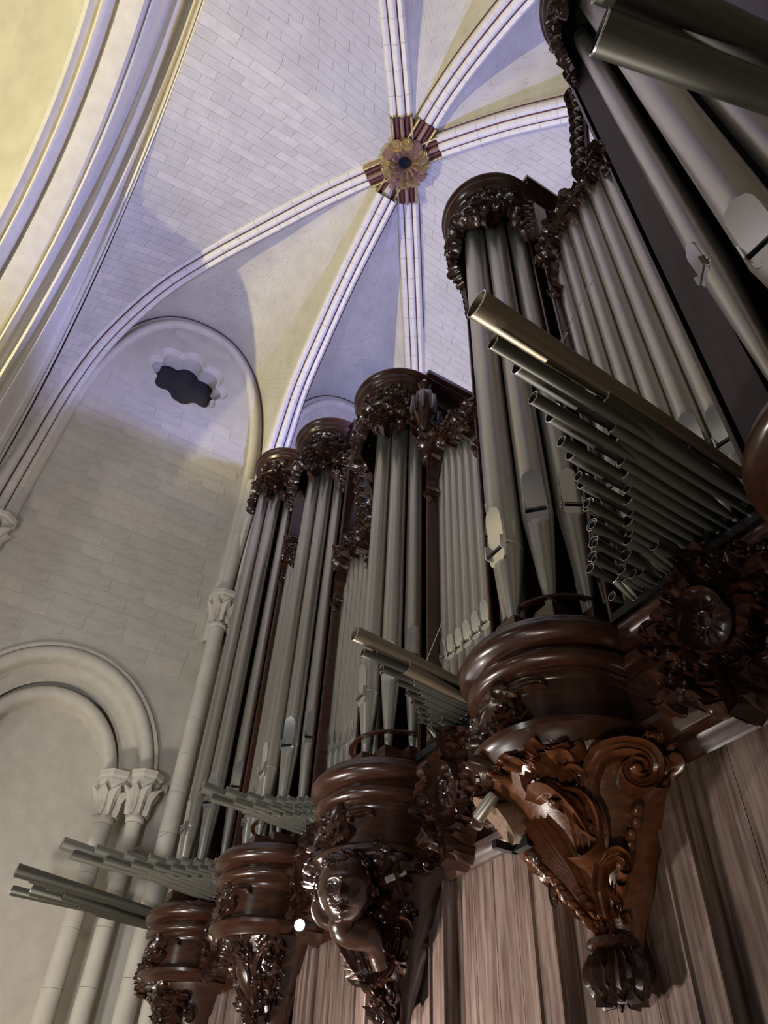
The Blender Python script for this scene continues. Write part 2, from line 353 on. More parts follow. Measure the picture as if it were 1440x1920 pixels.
for k, ang, prof in RIBS:
    c, s = cos(radians(ang)), sin(radians(ang)); sd = Vector((-s, c, 0)); dr = Vector((c, s, 0)); z = BZ
    for w0, w1, dz, m_, nm in ((-.080, -.056, .058, M_GILT, 'gilt_band'), (.056, .080, .058, M_GILT, 'gilt_band'), (-.015, .015, .076, M_PINK, 'rose_band'), (-.054, -.017, .05, M_LINE, 'oxblood_band'), (.017, .054, .05, M_LINE, 'oxblood_band')):
        rows = []
        for d in (.13, .305):
            o = Vector((BX, BY, z-.0))+dr*d; wm = (w0+w1)/2; hw = (w1-w0)/2
            rows.append([o+sd*(wm-hw)+Vector((0, 0, .06)), o+sd*(wm-hw)-Vector((0, 0, dz-.02)), o+sd*(wm-hw*.6)-Vector((0, 0, dz-.004)), o+sd*wm-Vector((0, 0, dz)), o+sd*(wm+hw*.6)-Vector((0, 0, dz-.004)), o+sd*(wm+hw)-Vector((0, 0, dz-.02)), o+sd*(wm+hw)+Vector((0, 0, .06))])
        MB().grid(rows).build(nm, m_, boss, sharp=60)
# ---- great transverse arch at the crossing: parallel orders, each swept along its own pointed curve
ORD = [(-.591, 5.187, 2.32, 2.19), (-.62, 5.25, 2.17, 2.15), (-.68, 5.45, 1.86, 2.05), (-.755, 5.36, 1.86, 2.05), (-.85, 5.10, 1.87, 2.06), (-.87, 5.06, 1.86, 2.14), (-.99, 5.04, 1.83, 2.12), (-1.07, 4.95, 1.76, 2.07), (-1.15, 4.92, 1.70, 2.1), (-1.5, 5.25, 2.0, 2.1), (-2.6, 5.7, 2.35, 2.1), (-4.2, 5.75, 2.35, 2.1)]
def ord_path(o, n=48):
    h = wall_arch('y', -1.53, o[2], o[1], n, 2.6, o[3], -1, o[0]); g = wall_arch('y', -1.53, o[2]*.8, o[1], n, 2.6, o[3], 1, o[0])
    foot = h[-1].copy(); foot.z = -.66
    return [foot]+list(reversed(h))+g[1:]
OP_ = [ord_path(o) for o in ORD]
def arch_strip(i, prof, name, m, parent):
    rows = []
    for a, b in zip(OP_[i], OP_[i+1]):
        ctr = Vector((-1.53, a.y, 2.2)); row = []
        for fz, d in prof:
            p = a.lerp(b, fz); n = (Vector((-1.53, p.y, 2.6))-p).normalized(); row.append(p+n*d)
        rows.append(row)
    return MB().grid(rows).build(name, m, parent, sharp=35)
tr = thing('trim_7', None, None, (-3.7, -.9, 2.6), kind='structure')
roll = [(0, 0), (.1, .035), (.3, .06), (.5, .068), (.7, .06), (.9, .035), (1, 0)]
hollow = [(0, 0), (.12, -.03), (.3, -.06), (.5, -.07), (.7, -.06), (.88, -.03), (1, 0)]
arch_strip(0, [(0, 0), (.3, .01), (.35, -.015), (.6, -.015), (.65, .012), (1, .01)], 'edge_fillet', M_RIB, tr)
arch_strip(1, [(0, .01), (.15, -.03), (.3, -.05), (.45, -.045), (.58, -.01), (.66, .03), (.78, .055), (.9, .05), (1, .02)], 'right_roll', M_RIB, tr)
arch_strip(2, [(0, .02), (.12, -.03), (.3, -.06), (.45, -.05), (.55, -.02), (.6, .03), (.75, .06), (.9, .055), (1, .03)], 'second_roll', M_RIB, tr)
arch_strip(3, [(0, .03), (.1, -.03), (.3, -.07), (.5, -.06), (.62, -.02), (.66, .035), (.8, .07), (.93, .05), (1, .0)], 'third_roll', M_RIB, tr)
arch_strip(4, [(0, 0), (.5, .02), (1, .045)], 'band_edge', M_RIB, tr)
arch_strip(5, [(0, .045), (.5, .05), (.94, .045), (1, .03)], 'flat_band', M_STONE2, tr)
arch_strip(6, [(0, .03), (.06, -.02), (.2, -.035), (.35, .0), (.6, .035), (.85, .03), (1, .0)], 'left_roll', M_RIB, tr)
arch_strip(7, [(0, 0), (.08, -.03), (.3, -.01), (.6, .015), (.9, .0), (1, -.03)], 'outer_roll', M_STONE2, tr)
arch_strip(8, [(0, -.03), (.5, -.02), (1, 0)], 'web_springing', M_STONE, tr)
arch_strip(9, [(0, 0), (.25, -.06), (.5, -.09), (.75, -.06), (1, 0)], 'crossing_web', M_STONE, tr)
arch_strip(10, [(0, 0), (1, 0)], 'far_web', M_STONE, tr)
pts = [p+(Vector((-1.53, p.y, 2.6))-p).normalized()*.01 for p in OP_[6]]
MB().tube(pts, .006, 5).build('painted_line', M_LINE, tr)

# ---- left wall with the lobed oculus and the blind arch cut out of it
def tri_wall(name, m, loops, tf, parent=None, origin=None, depth=0):
    bm = bmesh.new()
    for L in loops:
        vs_ = [bm.verts.new([c for c in tf(a, b)]) for a, b in L]
        for i in range(len(vs_)): bm.edges.new((vs_[i], vs_[(i+1) % len(vs_)]))
    bmesh.ops.triangle_fill(bm, edges=bm.edges[:], use_beauty=True)
    bm.verts.index_update(); mb = MB(); mb.add([tuple(v.co) for v in bm.verts], [tuple(v.index for v in f_.verts) for f_ in bm.faces]); bm.free()
    return mb.build(name, m, parent, origin, smooth=False)
def arch_loop(yc, half, za, zs, zb, n=20, p=2.0):
    L = [(yc-half, zb)]
    for i in range(2*n+1):
        t = -pi/2+pi*i/(2*n); L.append((yc+half*(1 if t > 0 else -1)*abs(sin(t))**(2/p), zs+(za-zs)*abs(cos(t))**(2/p)))
    L.append((yc+half, zb)); return L
OCY, OCZ = .255, 4.93
def lobed(R, r, n=8, k=7, ph=0.0):
    L = []
    for i in range(n):
        a = 2*pi*i/n+ph; cx, cz = OCY+R*cos(a), OCZ+R*sin(a)
        for j in range(k):
            b = a-1.25+2.5*j/(k-1); L.append((cx+r*cos(b), cz+r*sin(b)))
    return L
hole = lobed(.205, .088); rim = lobed(.235, .105)
ARC = arch_loop(.26, .50, 2.235, 1.64, -.66)
rect = [(-3.9, -.667), (YB, -.667), (YB, 6.2), (-3.9, 6.2)]
# the arch loop reaches the floor line: join it into the outline
outer = [(-3.9, -.667)]+[(a, -.667 if b < -.6 else b) for a, b in ARC]+[(YB, -.667), (YB, 6.2), (-3.9, 6.2)]
wl = tri_wall('wall_left', M_STONE, [outer, rim], lambda a, b: (XW, a, b), origin=(XW, 0, 0)); tag(wl, kind='structure')
jamb = MB().grid([[(XW, a, b) for a, b in rim+rim[:1]], [(XW-.02, OCY+(a-OCY)*.97, OCZ+(b-OCZ)*.97) for a, b in rim+rim[:1]], [(XW-.035, OCY+(a-OCY)*.93, OCZ+(b-OCZ)*.93) for a, b in rim+rim[:1]]])
jamb.grid([[(XW-.035, OCY+(a-OCY)*.93, OCZ+(b-OCZ)*.93) for a, b in rim+rim[:1]], [(XW-.04, a, b) for a, b in hole+hole[:1]], [(XW-.16, a, b) for a, b in hole+hole[:1]]])
win = thing('window_1', None, None, (XW-.16, OCY, OCZ), kind='structure')
jamb.build('lobed_frame', M_STONE2, win, sharp=25)
tri_wall('pane', M_NIGHT, [[(a, b) for a, b in hole]], lambda a, b: (XW-.165, a, b), win)
MB().lathe([(0, .02), (.075, .012), (.085, 0)], 0, 0, 16).build('lit_disc', mat('terracotta_glow', (.36, .17, .11), .7), win, local=True)  # plain terracotta-coloured disc set inside the oculus
dsc = bpy.data.objects['lit_disc']; dsc.data.transform(Matrix.Rotation(pi/2, 4, 'Y') @ Matrix.Scale(K, 4)); dsc.location = (.02*K, (-.03)*K, (-.245)*K)
# blind arch: recessed field and two roll orders
tri_wall('recess_back', M_STONE2, [arch_loop(.26, .53, 2.27, 1.60, -.66)], lambda a, b: (XW-.16, a, b), wl)
def sweep_x(loop, prof, name, m, parent):
    rows = []
    n = len(loop)
    for i, (a, b) in enumerate(loop):
        p0, p1 = loop[max(i-1, 0)], loop[min(i+1, n-1)]; t = Vector((p1[0]-p0[0], p1[1]-p0[1])).normalized(); nn = Vector((-t.y, t.x))   # outward
        rows.append([(XW+x, a+nn.x*o, b+nn.y*o) for o, x in prof])
    return MB().grid(rows).build(name, m, parent, sharp=40)
def halfroll(o, r, x, n=9): return [(o+r*cos(pi*i/(n-1)), x+r*sin(pi*i/(n-1))) for i in range(n)]
A_in = arch_loop(.26, .36, 2.06, 1.62, 1.64); A_mid = arch_loop(.26, .50, 2.235, 1.64, 1.64)
ba = thing('trim_8', None, None, (XW, .26, 1.64), kind='structure')
sweep_x(A_mid, [(.075, -.002), (.075, .022), (.055, .022)]+halfroll(.02, .036, .004)+[(-.018, -.03), (-.018, -.05)], 'outer_order', M_STONE2, ba)
sweep_x(A_mid, [(-.016, -.05), (-.03, -.09), (-.06, -.10), (-.10, -.10)], 'hollow_order', M_STONE2, ba)
sweep_x(A_in, [(.04, -.10), (.035, -.085)]+halfroll(0, .034, -.085)+[(-.036, -.16)], 'inner_order', M_STONE2, ba)
# wall ribs under the vault
for nm, yc, hw, za in (('trim_9', .26, .745, 5.70), ('trim_10', 1.725, .735, 5.64)):
    wr = thing(nm, None, None, (XW, yc, 3.9), kind='structure'); lp = arch_loop(yc, hw-.10, za-.13, 3.9, 2.6, p=2.3); lo = arch_loop(yc, hw-.01, za-.01, 3.9, 2.6, p=2.3)
    sweep_x(lp, halfroll(.02, .034, .012)+[(-.014, -.01)], 'roll', M_STONE2, wr)
    MB().tube([(XW+.012, a, b) for a, b in lo], .005, 5).build('painted_line', M_LINE, wr)
# shafts and capitals
def capital(cx, cy, z, r, parent, w=None):
    """bell with two rows of leaves and a moulded polygonal abacus"""
    w = w or r*2.0
    MB().lathe([(r*.98, z-.20), (r*1.18, z-.19), (r*1.18, z-.175), (r*1.0, z-.165), (r*1.03, z-.10), (r*1.25, z-.05), (r*1.6, z-.02)], cx, cy, 20).build('bell', M_STONE2, parent)
    for q in range(8):
        a = 2*pi*q/8; mb = MB(); mp = lambda u, v, ww, a=a: (cx+(r*1.02+ww+max(0, v-.07)*.65)*cos(a+u/r), cy+(r*1.02+ww+max(0, v-.07)*.65)*sin(a+u/r), z-.165+v)
        frond(mb, mp, [(0, 0), (0, .05), (0, .10), (.006, .135)], r*.44, .02, 2, 2, 10, 6, curl=.35); mb.build('leaf', M_STONE2, parent)
    mb = MB(); pr = [(w*.78, z-.02), (w*.9, z), (w*.9, z+.015), (w*1.02, z+.025), (w*1.05, z+.05), (w*.95, z+.055)]
    rows = []
    for q in range(8):
        a = pi/8+2*pi*q/8; rows.append([(cx+ww*1.08*cos(a), cy+ww*1.08*sin(a), zz) for ww, zz in pr])
    mb.grid(rows, closeu=True); mb.build('abacus', M_STONE2, parent, smooth=False)
def shaft(name, lab, cx, cy, r, z0, z1, cap=True, grp=None, n=9):
    t = thing(name, lab, 'column', (cx, cy, z0), grp); h = (z1-.2-z0)/n
    for q in range(n):
        a, b = z0+h*q+.0004, z0+h*(q+1)-.0004
        MB().lathe([(r-.002, a), (r, a+.002), (r, b-.002), (r-.002, b)], cx, cy, 20).build('drum', M_STONE2, t)
    if cap: capital(cx, cy, z1, r, t)
    return t
shaft('wall_column', 'slender pale stone column carrying the inner roll of the blind arch', XW+.0, .640, .045, -.667, 1.62)
shaft('wall_column', 'slender pale stone column carrying the outer roll of the blind arch, nearer the organ', XW+.06, .775, .040, -.667, 1.64)
shaft('wall_column', 'slender pale stone column under the left foot of the inner roll of the blind arch', XW+.0, -.120, .045, -.667, 1.62)
shaft('wall_column', 'slender pale stone column under the left foot of the outer roll of the blind arch', XW+.06, -.255, .040, -.667, 1.64)
MB().box((XW-.1, .58, 1.64), (XW+.04, .9, 1.675)).build('trim_11', M_STONE2); tag(bpy.data.objects['trim_11'], kind='structure')
shaft('corner_shaft', 'left shaft of the pair rising beside the organ to a leafy capital', XW+.10, .943, .045, -.667, 2.86, n=16)
shaft('corner_shaft', 'right shaft of the pair rising beside the organ, half hidden by the organ pipes', XW+.11, 1.052, .045, -.667, 2.86, n=16)
t_ = shaft('corner_shaft', 'shaft at the left edge of the picture under the long diagonal rib', XW+.08, -.44, .045, -.667, 2.84, n=16)
for cy, lab in ((.943, 'left stilted shaft standing on the leafy capital beside the organ'), (1.052, 'right stilted shaft standing on the leafy capital beside the organ')):
    shaft('upper_shaft', lab, XW+.09, cy, .038, 2.92, 4.2, cap=False, n=8)
# blocks of the left wall, coursed, each its own stone
unit = MB().box((-.5, -.5, -.5), (.5, .5, .5)); ub = bmesh.new()
proto = unit.build('stone_block', M_STONE, wl, origin=(0, 0, 0)); pm = proto.data; bpy.data.objects.remove(proto)
bmt = bmesh.new(); bmt.from_mesh(pm); bmesh.ops.scale(bmt, vec=(1/K,)*3, verts=bmt.verts); bmt.to_mesh(pm); bmt.free()
pm2 = pm.copy(); pm2.materials.clear(); pm2.materials.append(M_STONE2)
z = 1.0; row = 0
while z < 5.5:
    h = random.choice((.095, .105, .115)); y = -.36+(.09 if row % 2 else 0)
    while y < .90:
        w_ = random.uniform(.17, .27); yc, zc = y+w_/2, z+h/2
        def inside(yy, zz):
            d = hypot(yy-OCY, zz-OCZ)
            if d < .37: return False
            if zz > 3.85:
                q = abs(yy-.26)/.64
                if q >= 1 or zz > 3.9+(5.56-3.9)*(1-q**2.3)**(1/2.3): return False
            q = abs(yy-.26)/.585
            if q < 1 and zz < 1.60+.73*sqrt(1-q*q): return False
            if zz < 1.7 and abs(yy-.26) < .62: return False
            return True
        if all(inside(yy, zz) for yy in (y, y+w_) for zz in (z, z+h)) and y+w_ < .92:
            o = bpy.data.objects.new('stone_block', random.choice((pm, pm, pm2))); C.objects.link(o); o.parent = wl
            o.location = (K*(-.0125+random.uniform(0, .0007)), K*yc, K*zc); o.scale = (K*.03, K*(w_-.0014), K*(h-.0014))
        y += w_
    z += h; row += 1
# other walls
wb = MB().box((XW-.3, YB, -.667), (1.4, YB+.2, 6.2)).build('wall_back', M_STONE); tag(wb, kind='structure')
wr_ = MB().box((1.2, -.2, -.667), (1.4, YB, 3.2)).box((XR, -.2+.2, 2.9), (XR+.9, YB, 6.2)).build('wall_right', M_STONE); tag(wr_, kind='structure')

# ================================================================== THE ORGAN
# name, centre x, outer radius of the base ring, crown top z, pipe arc front y, pipe radii, spacing
TW = {'A': (-3.26, .210, 3.66, .905), 'B': (-2.52, .205, 3.18, .945), 'C': (-1.785, .203, 2.735, .955), 'D': (-1.04, .212, 3.235, .917), 'E': (-.225, .235, 3.86, .925)}
YC = 1.02
WHERE = {'A': 'far left', 'B': 'second from left', 'C': 'middle', 'D': 'right of centre', 'E': 'nearest, cut by the right edge'}
case = thing('organ_case', 'dark walnut organ case with moulded gallery cornice, panelled base and posts', 'organ case', (-1.785, 1.3, -.667))
BPROF = [(.00, .935), (.03, .935), (.033, .925), (.045, .918), (.052, .905), (.050, .892), (.040, .881), (.026, .876), (.018, .871), (.020, .862), (.032, .856), (.035, .845), (.032, .835), (.022, .829), (.012, .826), (.012, .819), (.006, .816), (.004, .806), (.0, .803), (.0, .725), (.006, .722), (.010, .719), (.022, .715), (.032, .706), (.030, .695), (.018, .689), (.014, .683), (.004, .676), (.0, .67)]
def half_lathe(prof, R, cx, cy, n=36):
    mb = MB(); rows = [[(cx-(R+o), 1.22, z) for o, z in prof]]
    for k in range(n+1):
        a = -pi/2+pi*k/n; rows.append([(cx+(R+o)*sin(a), cy-(R+o)*cos(a), z) for o, z in prof])
    rows.append([(cx+(R+o), 1.22, z) for o, z in prof]); return mb.grid(rows)
for k, (X, R, ZT, YF) in TW.items():
    Rf = R-.05
    t = half_lathe(BPROF, Rf, X, YC).build('tower_base', M_WOOD, case, sharp=50)
    mb = MB(); mb.lathe([(.0, .936), (Rf+.03, .936)], X, YC, 24).lathe([(Rf-.06, .936), (Rf-.06, .965), (Rf-.075, .972), (0, .972)], X, YC, 24); mb.build('wind_chest_board', M_WOOD, t)
    mb = MB().lathe([(Rf, .671), (0, .671)], X, YC, 24); mb.build('soffit', M_WOOD, t)
    # acanthus on the frieze, each tower its own turn
    mp = cyl_map(X, YC, Rf, 0); cm = MB(); s = {'A': -.02, 'B': -.05, 'C': -.03, 'D': -.06, 'E': 0}[k]
    acanthus(cm, mp, s-.03, .752, .12, .16, .024, .018, .9, 3); acanthus(cm, mp, s-.03, .765, pi-.1, .14, .024, .018, -.9, 3)
    frond(cm, mp, [(s-.02, .80), (s+.04, .775), (s+.08, .795), (s+.15, .80), (s+.17, .785)], .016, .016, 4, 2)
    frond(cm, mp, [(s+.03, .75), (s+.07, .735), (s+.11, .75), (s+.10, .775)], .013, .018, 3, 2)
    frond(cm, mp, [(s-.03, .80), (s-.06, .76), (s-.05, .72), (s-.02, .685)], .020, .024, 4, 2)
    frond(cm, mp, [(s-.02, .74), (s+.0, .715), (s-.01, .68), (s-.03, .655)], .015, .024, 3, 1)
    volute(cm, mp, s+.06, .755, .024, 1.3, 2.5, -1, .009, .016)
    volute(cm, mp, s-.09, .755, .022, 1.3, .5, 1, .009, .018)
    for q in range(6): bead(cm, mp, s-.03+.018*cos(q*1.05), .775+.018*sin(q*1.05), .010, .012)
    bead(cm, mp, s-.03, .775, .014, .015)
    clutter(cm, mp, 26, s-.13, s+.11, .728, .80, .040, .020, ord(k), lambda u, v, s=s: abs(u-s) < .13-.6*abs(v-.765))
    clutter(cm, mp, 12, s-.075, s-.0, .66, .76, .036, .030, ord(k)+9)
    cm.build('leaf_carving', M_CARVE, t)
# corbels below the bases
def corbel_r(z):
    T = [(.36, .030), (.38, .036), (.411, .052), (.448, .080), (.494, .102), (.52, .122), (.57, .150), (.62, .178), (.66, .212), (.675, .222)]
    if z <= T[0][0]: return T[0][1]
    for (a, ra), (b, rb) in zip(T[:-1], T[1:]):
        if z <= b: return ra+(rb-ra)*(z-a)/(b-a)
    return T[-1][1]
YW = 1.10
CL = {'A': 'carved corbel with mask-like leaf clump under the far left tower', 'B': 'tapering corbel with an oval cartouche under the second tower from left, beside the lamp', 'C': 'corbel carved with a child\'s head under the middle tower',
      'D': 'large tapering corbel with C-scrolls, bare oval plate and hanging leaf tassel', 'E': 'scrolled corbel under the nearest tower at the right edge'}
for k, (X, R, ZT, YF) in TW.items():
    t = thing('corbel', CL[k], 'corbel', (X, YW, .37), 'carved corbels')
    zz = [.36, .38, .40, .42, .45, .48, .51, .54, .57, .60, .63, .66, .672]
    kk = .88 if k in 'AB' else 1.0
    rows = [[(X+corbel_r(z)*kk*.95*sin(-pi/2+pi*j/24), YW-corbel_r(z)*kk*cos(-pi/2+pi*j/24), z) for j in range(25)] for z in zz]
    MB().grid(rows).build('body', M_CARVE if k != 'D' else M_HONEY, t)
    def mp(u, v, w, X=X, kk=kk):
        r = corbel_r(v)*kk; a = u; return (X+(r+w)*.97*sin(a), YW-(r+w)*cos(a), v)
    def mpu(u, v, w, X=X, kk=kk):     # u as a length on a .15 radius
        return mp(u/.15, v, w)
    if k == 'D':
        mpf = mpu; mpu = lambda u, v, w: mpf(u, v, w*1.45 if w > 0 else w)
        m = MB(); volute(m, mpu, .165, .615, .034, 1.6, 1.2, -1, .014, .030, lead=[(.075, .50), (.085, .54), (.095, .585), (.115, .635), (.145, .652)])
        m.build('volute', M_HONEY, t)
        m = MB(); volute(m, mpu, .055, .57, .036, .62, -.9, 1, .013, .034, lead=[(.10, .505), (.104, .52)]); frond(m, mpu, [(.085, .525), (.075, .56), (.05, .60), (.02, .612), (.0, .60)], .019, .036, 0, 1); frond(m, mpu, [(.04, .495), (.07, .488), (.10, .505), (.105, .55), (.085, .59), (.045, .60)], .015, .042, 0, 1); m.build('scroll', M_HONEY, t)
        m = MB(); frond(m, mpu, [(.03, .60), (.06, .585), (.066, .55), (.045, .51)], .026, .018, 0, 2); m.build('shell', M_HONEY, t)
        m = MB(); volute(m, mpu, .13, .475, .032, .9, 2.6, -1, .013, .034, lead=[(.06, .415), (.07, .45), (.09, .485)])
        for q in range(5): frond(m, mpu, [(.085+.008*q, .47-.004*q), (.085+.006*q, .455-.003*q), (.10+.006*q, .435)], .005, .012, 0, 0, 8, 6)
        m.build('lower_scroll', M_HONEY, t)
        for q in range(6):
            m = MB(); bead(m, mpu, .168-.006*q+.004*(q % 2), .562-.017*q, .0125-.0008*q, .008, 10); m.build('bead', M_HONEY, t)
        m = MB()
        for a, b in (((-.03, .655), (.0, .645)), ((.0, .66), (.02, .655))): volute(m, mpu, a[0], a[1], .014, 1.0, .5, 1, .007, .026)
        for q in range(7): frond(m, mpu, [(.0+.012*q, .612+.006*sin(q)), (.004+.012*q, .628), (.002+.013*q, .646)], .009, .016, 0, 1, 8, 6)
        for q in range(6): bead(m, mpu, .085+.006*sin(2*q), .60-.017*q, .007, .010)
        tag(m.build('rocaille', M_HONEY, t), kind='stuff')
        m = MB(); rows = []
        for i in range(13):   # bare oval plate
            s_ = i/12; hw = .045*sin(pi*min(1, .12+s_*.86))**.6; v = .668-.115*s_; u = -.155+.055*s_
            rows.append([mpu(u+.022+hw*q, v, .030+.004*(1-q*q)-(0.04 if abs(q) > .99 else 0)) for q in (-1, -.96, -.5, 0, .5, .96, 1)])
        m.grid(rows); m.build('bare_plate', M_RAW, t, sharp=60)
        m = MB()
        for q in range(7): frond(m, mpu, [(-.10+.016*q, .60-.004*q), (-.06+.012*q, .53), (-.02+.006*q, .46), (.0+.003*q, .41)], .010, .012, 0, 1, 16, 6)
        m.build('split_ribs', M_RAW if False else M_HONEY, t)
        m = MB()
        for q in range(14): bead(m, mpu, -.14+.010*q, .585-.014*q, .010+.004*(q % 3 == 0), .01, 8)
        for q in range(6): frond(m, mpu, [(-.15+.022*q, .60-.03*q), (-.165+.024*q, .58-.03*q), (-.15+.025*q, .56-.03*q)], .010, .02, 2, 1, 10, 6)
        m.build('edge_carving', M_HONEY, t)
    elif k in 'BE':
        m = MB(); L = [(-.01+.055*cos(q*pi/8), .585+.062*sin(q*pi/8)) for q in range(17)]
        frond(m, mpu, L, .008, .018, 0, 1, 50, 6, tip=.95, base=.95); m.build('oval_frame', M_CARVE, t)
        m = MB(); rows = [[mpu(-.01+.048*q*cos(pi*j/12), .585+.054*q*sin(pi*j/12), .014*(1-q*q)) for j in range(24)] for q in (0.001, .3, .6, .85, 1)]
        m.grid(rows, closev=True); m.build('oval_field', M_CARVE, t)
        for sg in (-1, 1):
            m = MB(); volute(m, mpu, sg*.135-.005, .62, .03, 1.3, 1.4 if sg > 0 else 1.7, -sg, .011, .026, lead=[(sg*.08-.01, .50), (sg*.085-.01, .55), (sg*.10-.01, .61)]); m.build('volute', M_CARVE, t)
            m = MB(); volute(m, mpu, sg*.07-.01, .475, .026, 1.2, 1.4 if sg > 0 else 1.7, -sg, .010, .026, lead=[(sg*.02, .40), (sg*.03, .44)]); m.build('lower_scroll', M_CARVE, t)
        m = MB()
        for q in range(8): frond(m, mpu, [(-.09+.022*q, .645+.004*(q % 2)), (-.085+.021*q, .665), (-.10+.026*q, .675)], .010, .018, 0, 1, 8, 6)
        for q in range(5): bead(m, mpu, .09, .58-.018*q, .009, .008); bead(m, mpu, -.11, .58-.018*q, .009, .008)
        acanthus(m, mpu, 0, .53, -pi/2, .14, .024, .02, .1, 3); m.build('rocaille', M_CARVE, t)
    elif k == 'A':
        m = MB()
        for sg in (-1, 1):
            acanthus(m, mpu, -.02, .62, pi/2-sg*1.2, .15, .030, .034, -sg*1.4, 3); acanthus(m, mpu, -.02, .60, -pi/2+sg*.9, .15, .028, .036, sg*.9, 3)
            volute(m, mpu, sg*.06-.02, .59, .035, 1.4, .5, sg, .012, .034)
        acanthus(m, mpu, -.02, .55, -pi/2, .14, .03, .034, .1, 3)
        m.build('leaf_carving', M_CARVE, t)
        m = MB()
        for u, v, r_ in ((-.02, .60, .026), (-.05, .635, .018), (.01, .635, .018), (-.02, .565, .018), (-.055, .585, .016), (.015, .585, .016), (-.02, .525, .018), (.05, .53, .018), (-.09, .53, .018)): bead(m, mpu, u, v, r_, .02, 12)
        m.build('mask', M_CARVE, t)
    else:
        # leaves, shell and lower rosette around the child's head
        m = MB()
        acanthus(m, mpu, .04, .60, .5, .15, .03, .022, .8, 3); acanthus(m, mpu, .05, .57, .1, .13, .028, .024, -.7, 3)
        for q in range(7): frond(m, mpu, [(.10, .575), (.10+.022*cos(.2+q*.42), .575+.03*sin(.2+q*.42)), (.10+.045*cos(.2+q*.42), .575+.055*sin(.2+q*.42))], .012, .026, 0, 1, 10, 6)
        frond(m, mpu, [(.04, .525), (.08, .515), (.12, .525), (.15, .55)], .018, .034, 4, 2); frond(m, mpu, [(.03, .49), (.07, .505), (.10, .49), (.14, .495)], .018, .03, 3, 1)
        acanthus(m, mpu, -.12, .60, -1.4, .16, .024, .026, .4, 3); acanthus(m, mpu, -.05, .52, -1.2, .14, .026, .026, .3, 3)
        m.build('leaf_carving', M_CARVE, t)
        m = MB(); volute(m, mpu, .09, .43, .035, 1.3, 2.0, -1, .014, .03, lead=[(-.03, .40), (.0, .44), (.05, .47)]); volute(m, mpu, -.02, .46, .028, 1.2, 1.0, 1, .012, .03)
        for q in range(7): frond(m, mpu, [(-.05+.03*q, .42), (-.045+.03*q, .395), (-.055+.03*q, .375)], .016, .02, 0, 1, 8, 6)
        m.build('lower_scroll', M_CARVE, t)
    m = MB(); mq = mpu if k != 'D' else mpf
    if k == 'D': clutter(m, mq, 26, -.24, -.10, .48, .67, .036, .024, 5, lambda u, v: u < -.19 or v < .56-.5*(u+.19)); clutter(m, mq, 16, .0, .09, .60, .665, .034, .030, 6); clutter(m, mq, 14, .02, .14, .385, .47, .034, .026, 7); clutter(m, mq, 10, .17, .22, .60, .67, .036, .024, 8)
    elif k == 'C': clutter(m, mq, 46, .02, .19, .46, .66, .048, .034, 11); clutter(m, mq, 30, -.12, .14, .38, .50, .046, .032, 12); clutter(m, mq, 30, -.22, -.08, .46, .66, .044, .030, 13)
    elif k == 'A': clutter(m, mq, 80, -.2, .14, .44, .66, .048, .032, 14)
    else: clutter(m, mq, 26, -.2, .17, .60, .67, .040, .022, 15+ord(k)); clutter(m, mq, 22, -.15, .12, .40, .52, .038, .024, 16+ord(k)); clutter(m, mq, 16, .07, .17, .50, .62, .034, .022, 17); clutter(m, mq, 16, -.2, -.09, .50, .62, .034, .022, 18)
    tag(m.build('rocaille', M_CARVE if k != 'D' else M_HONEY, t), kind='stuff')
    # tail of the corbel: collar and hanging tassel
    if k in 'DE':
        m = MB(); m.lathe([(.030, .40), (.044, .392), (.046, .383), (.036, .376), (.030, .374)], X, YW-.035, 16); m.build('collar', M_CARVE, t)
        m = MB()
        for q in range(8):
            a = 2*pi*q/8; mpt = lambda u, v, w, a=a, X=X: (X+(.020+w+.012*sin(pi*min(1, max(0, (.378-v)/.075))))*cos(a+u/.03), YW-.035+(.020+w+.012*sin(pi*min(1, max(0, (.378-v)/.075))))*sin(a+u/.03), v)
            frond(m, mpt, [(0, .378), (.001, .35), (0, .32), (.002, .296)], .021, .020, 3, 2, 16, 8, curl=.5)
            m.ball((X+.036*cos(a), YW-.035+.036*sin(a), .312), .011, 6)
        m.lathe([(.026, .378), (.036, .36), (.040, .34), (.034, .322), (.02, .305), (0, .30)], X, YW-.035, 20); m.build('leaf_tassel', M_CARVE, t)

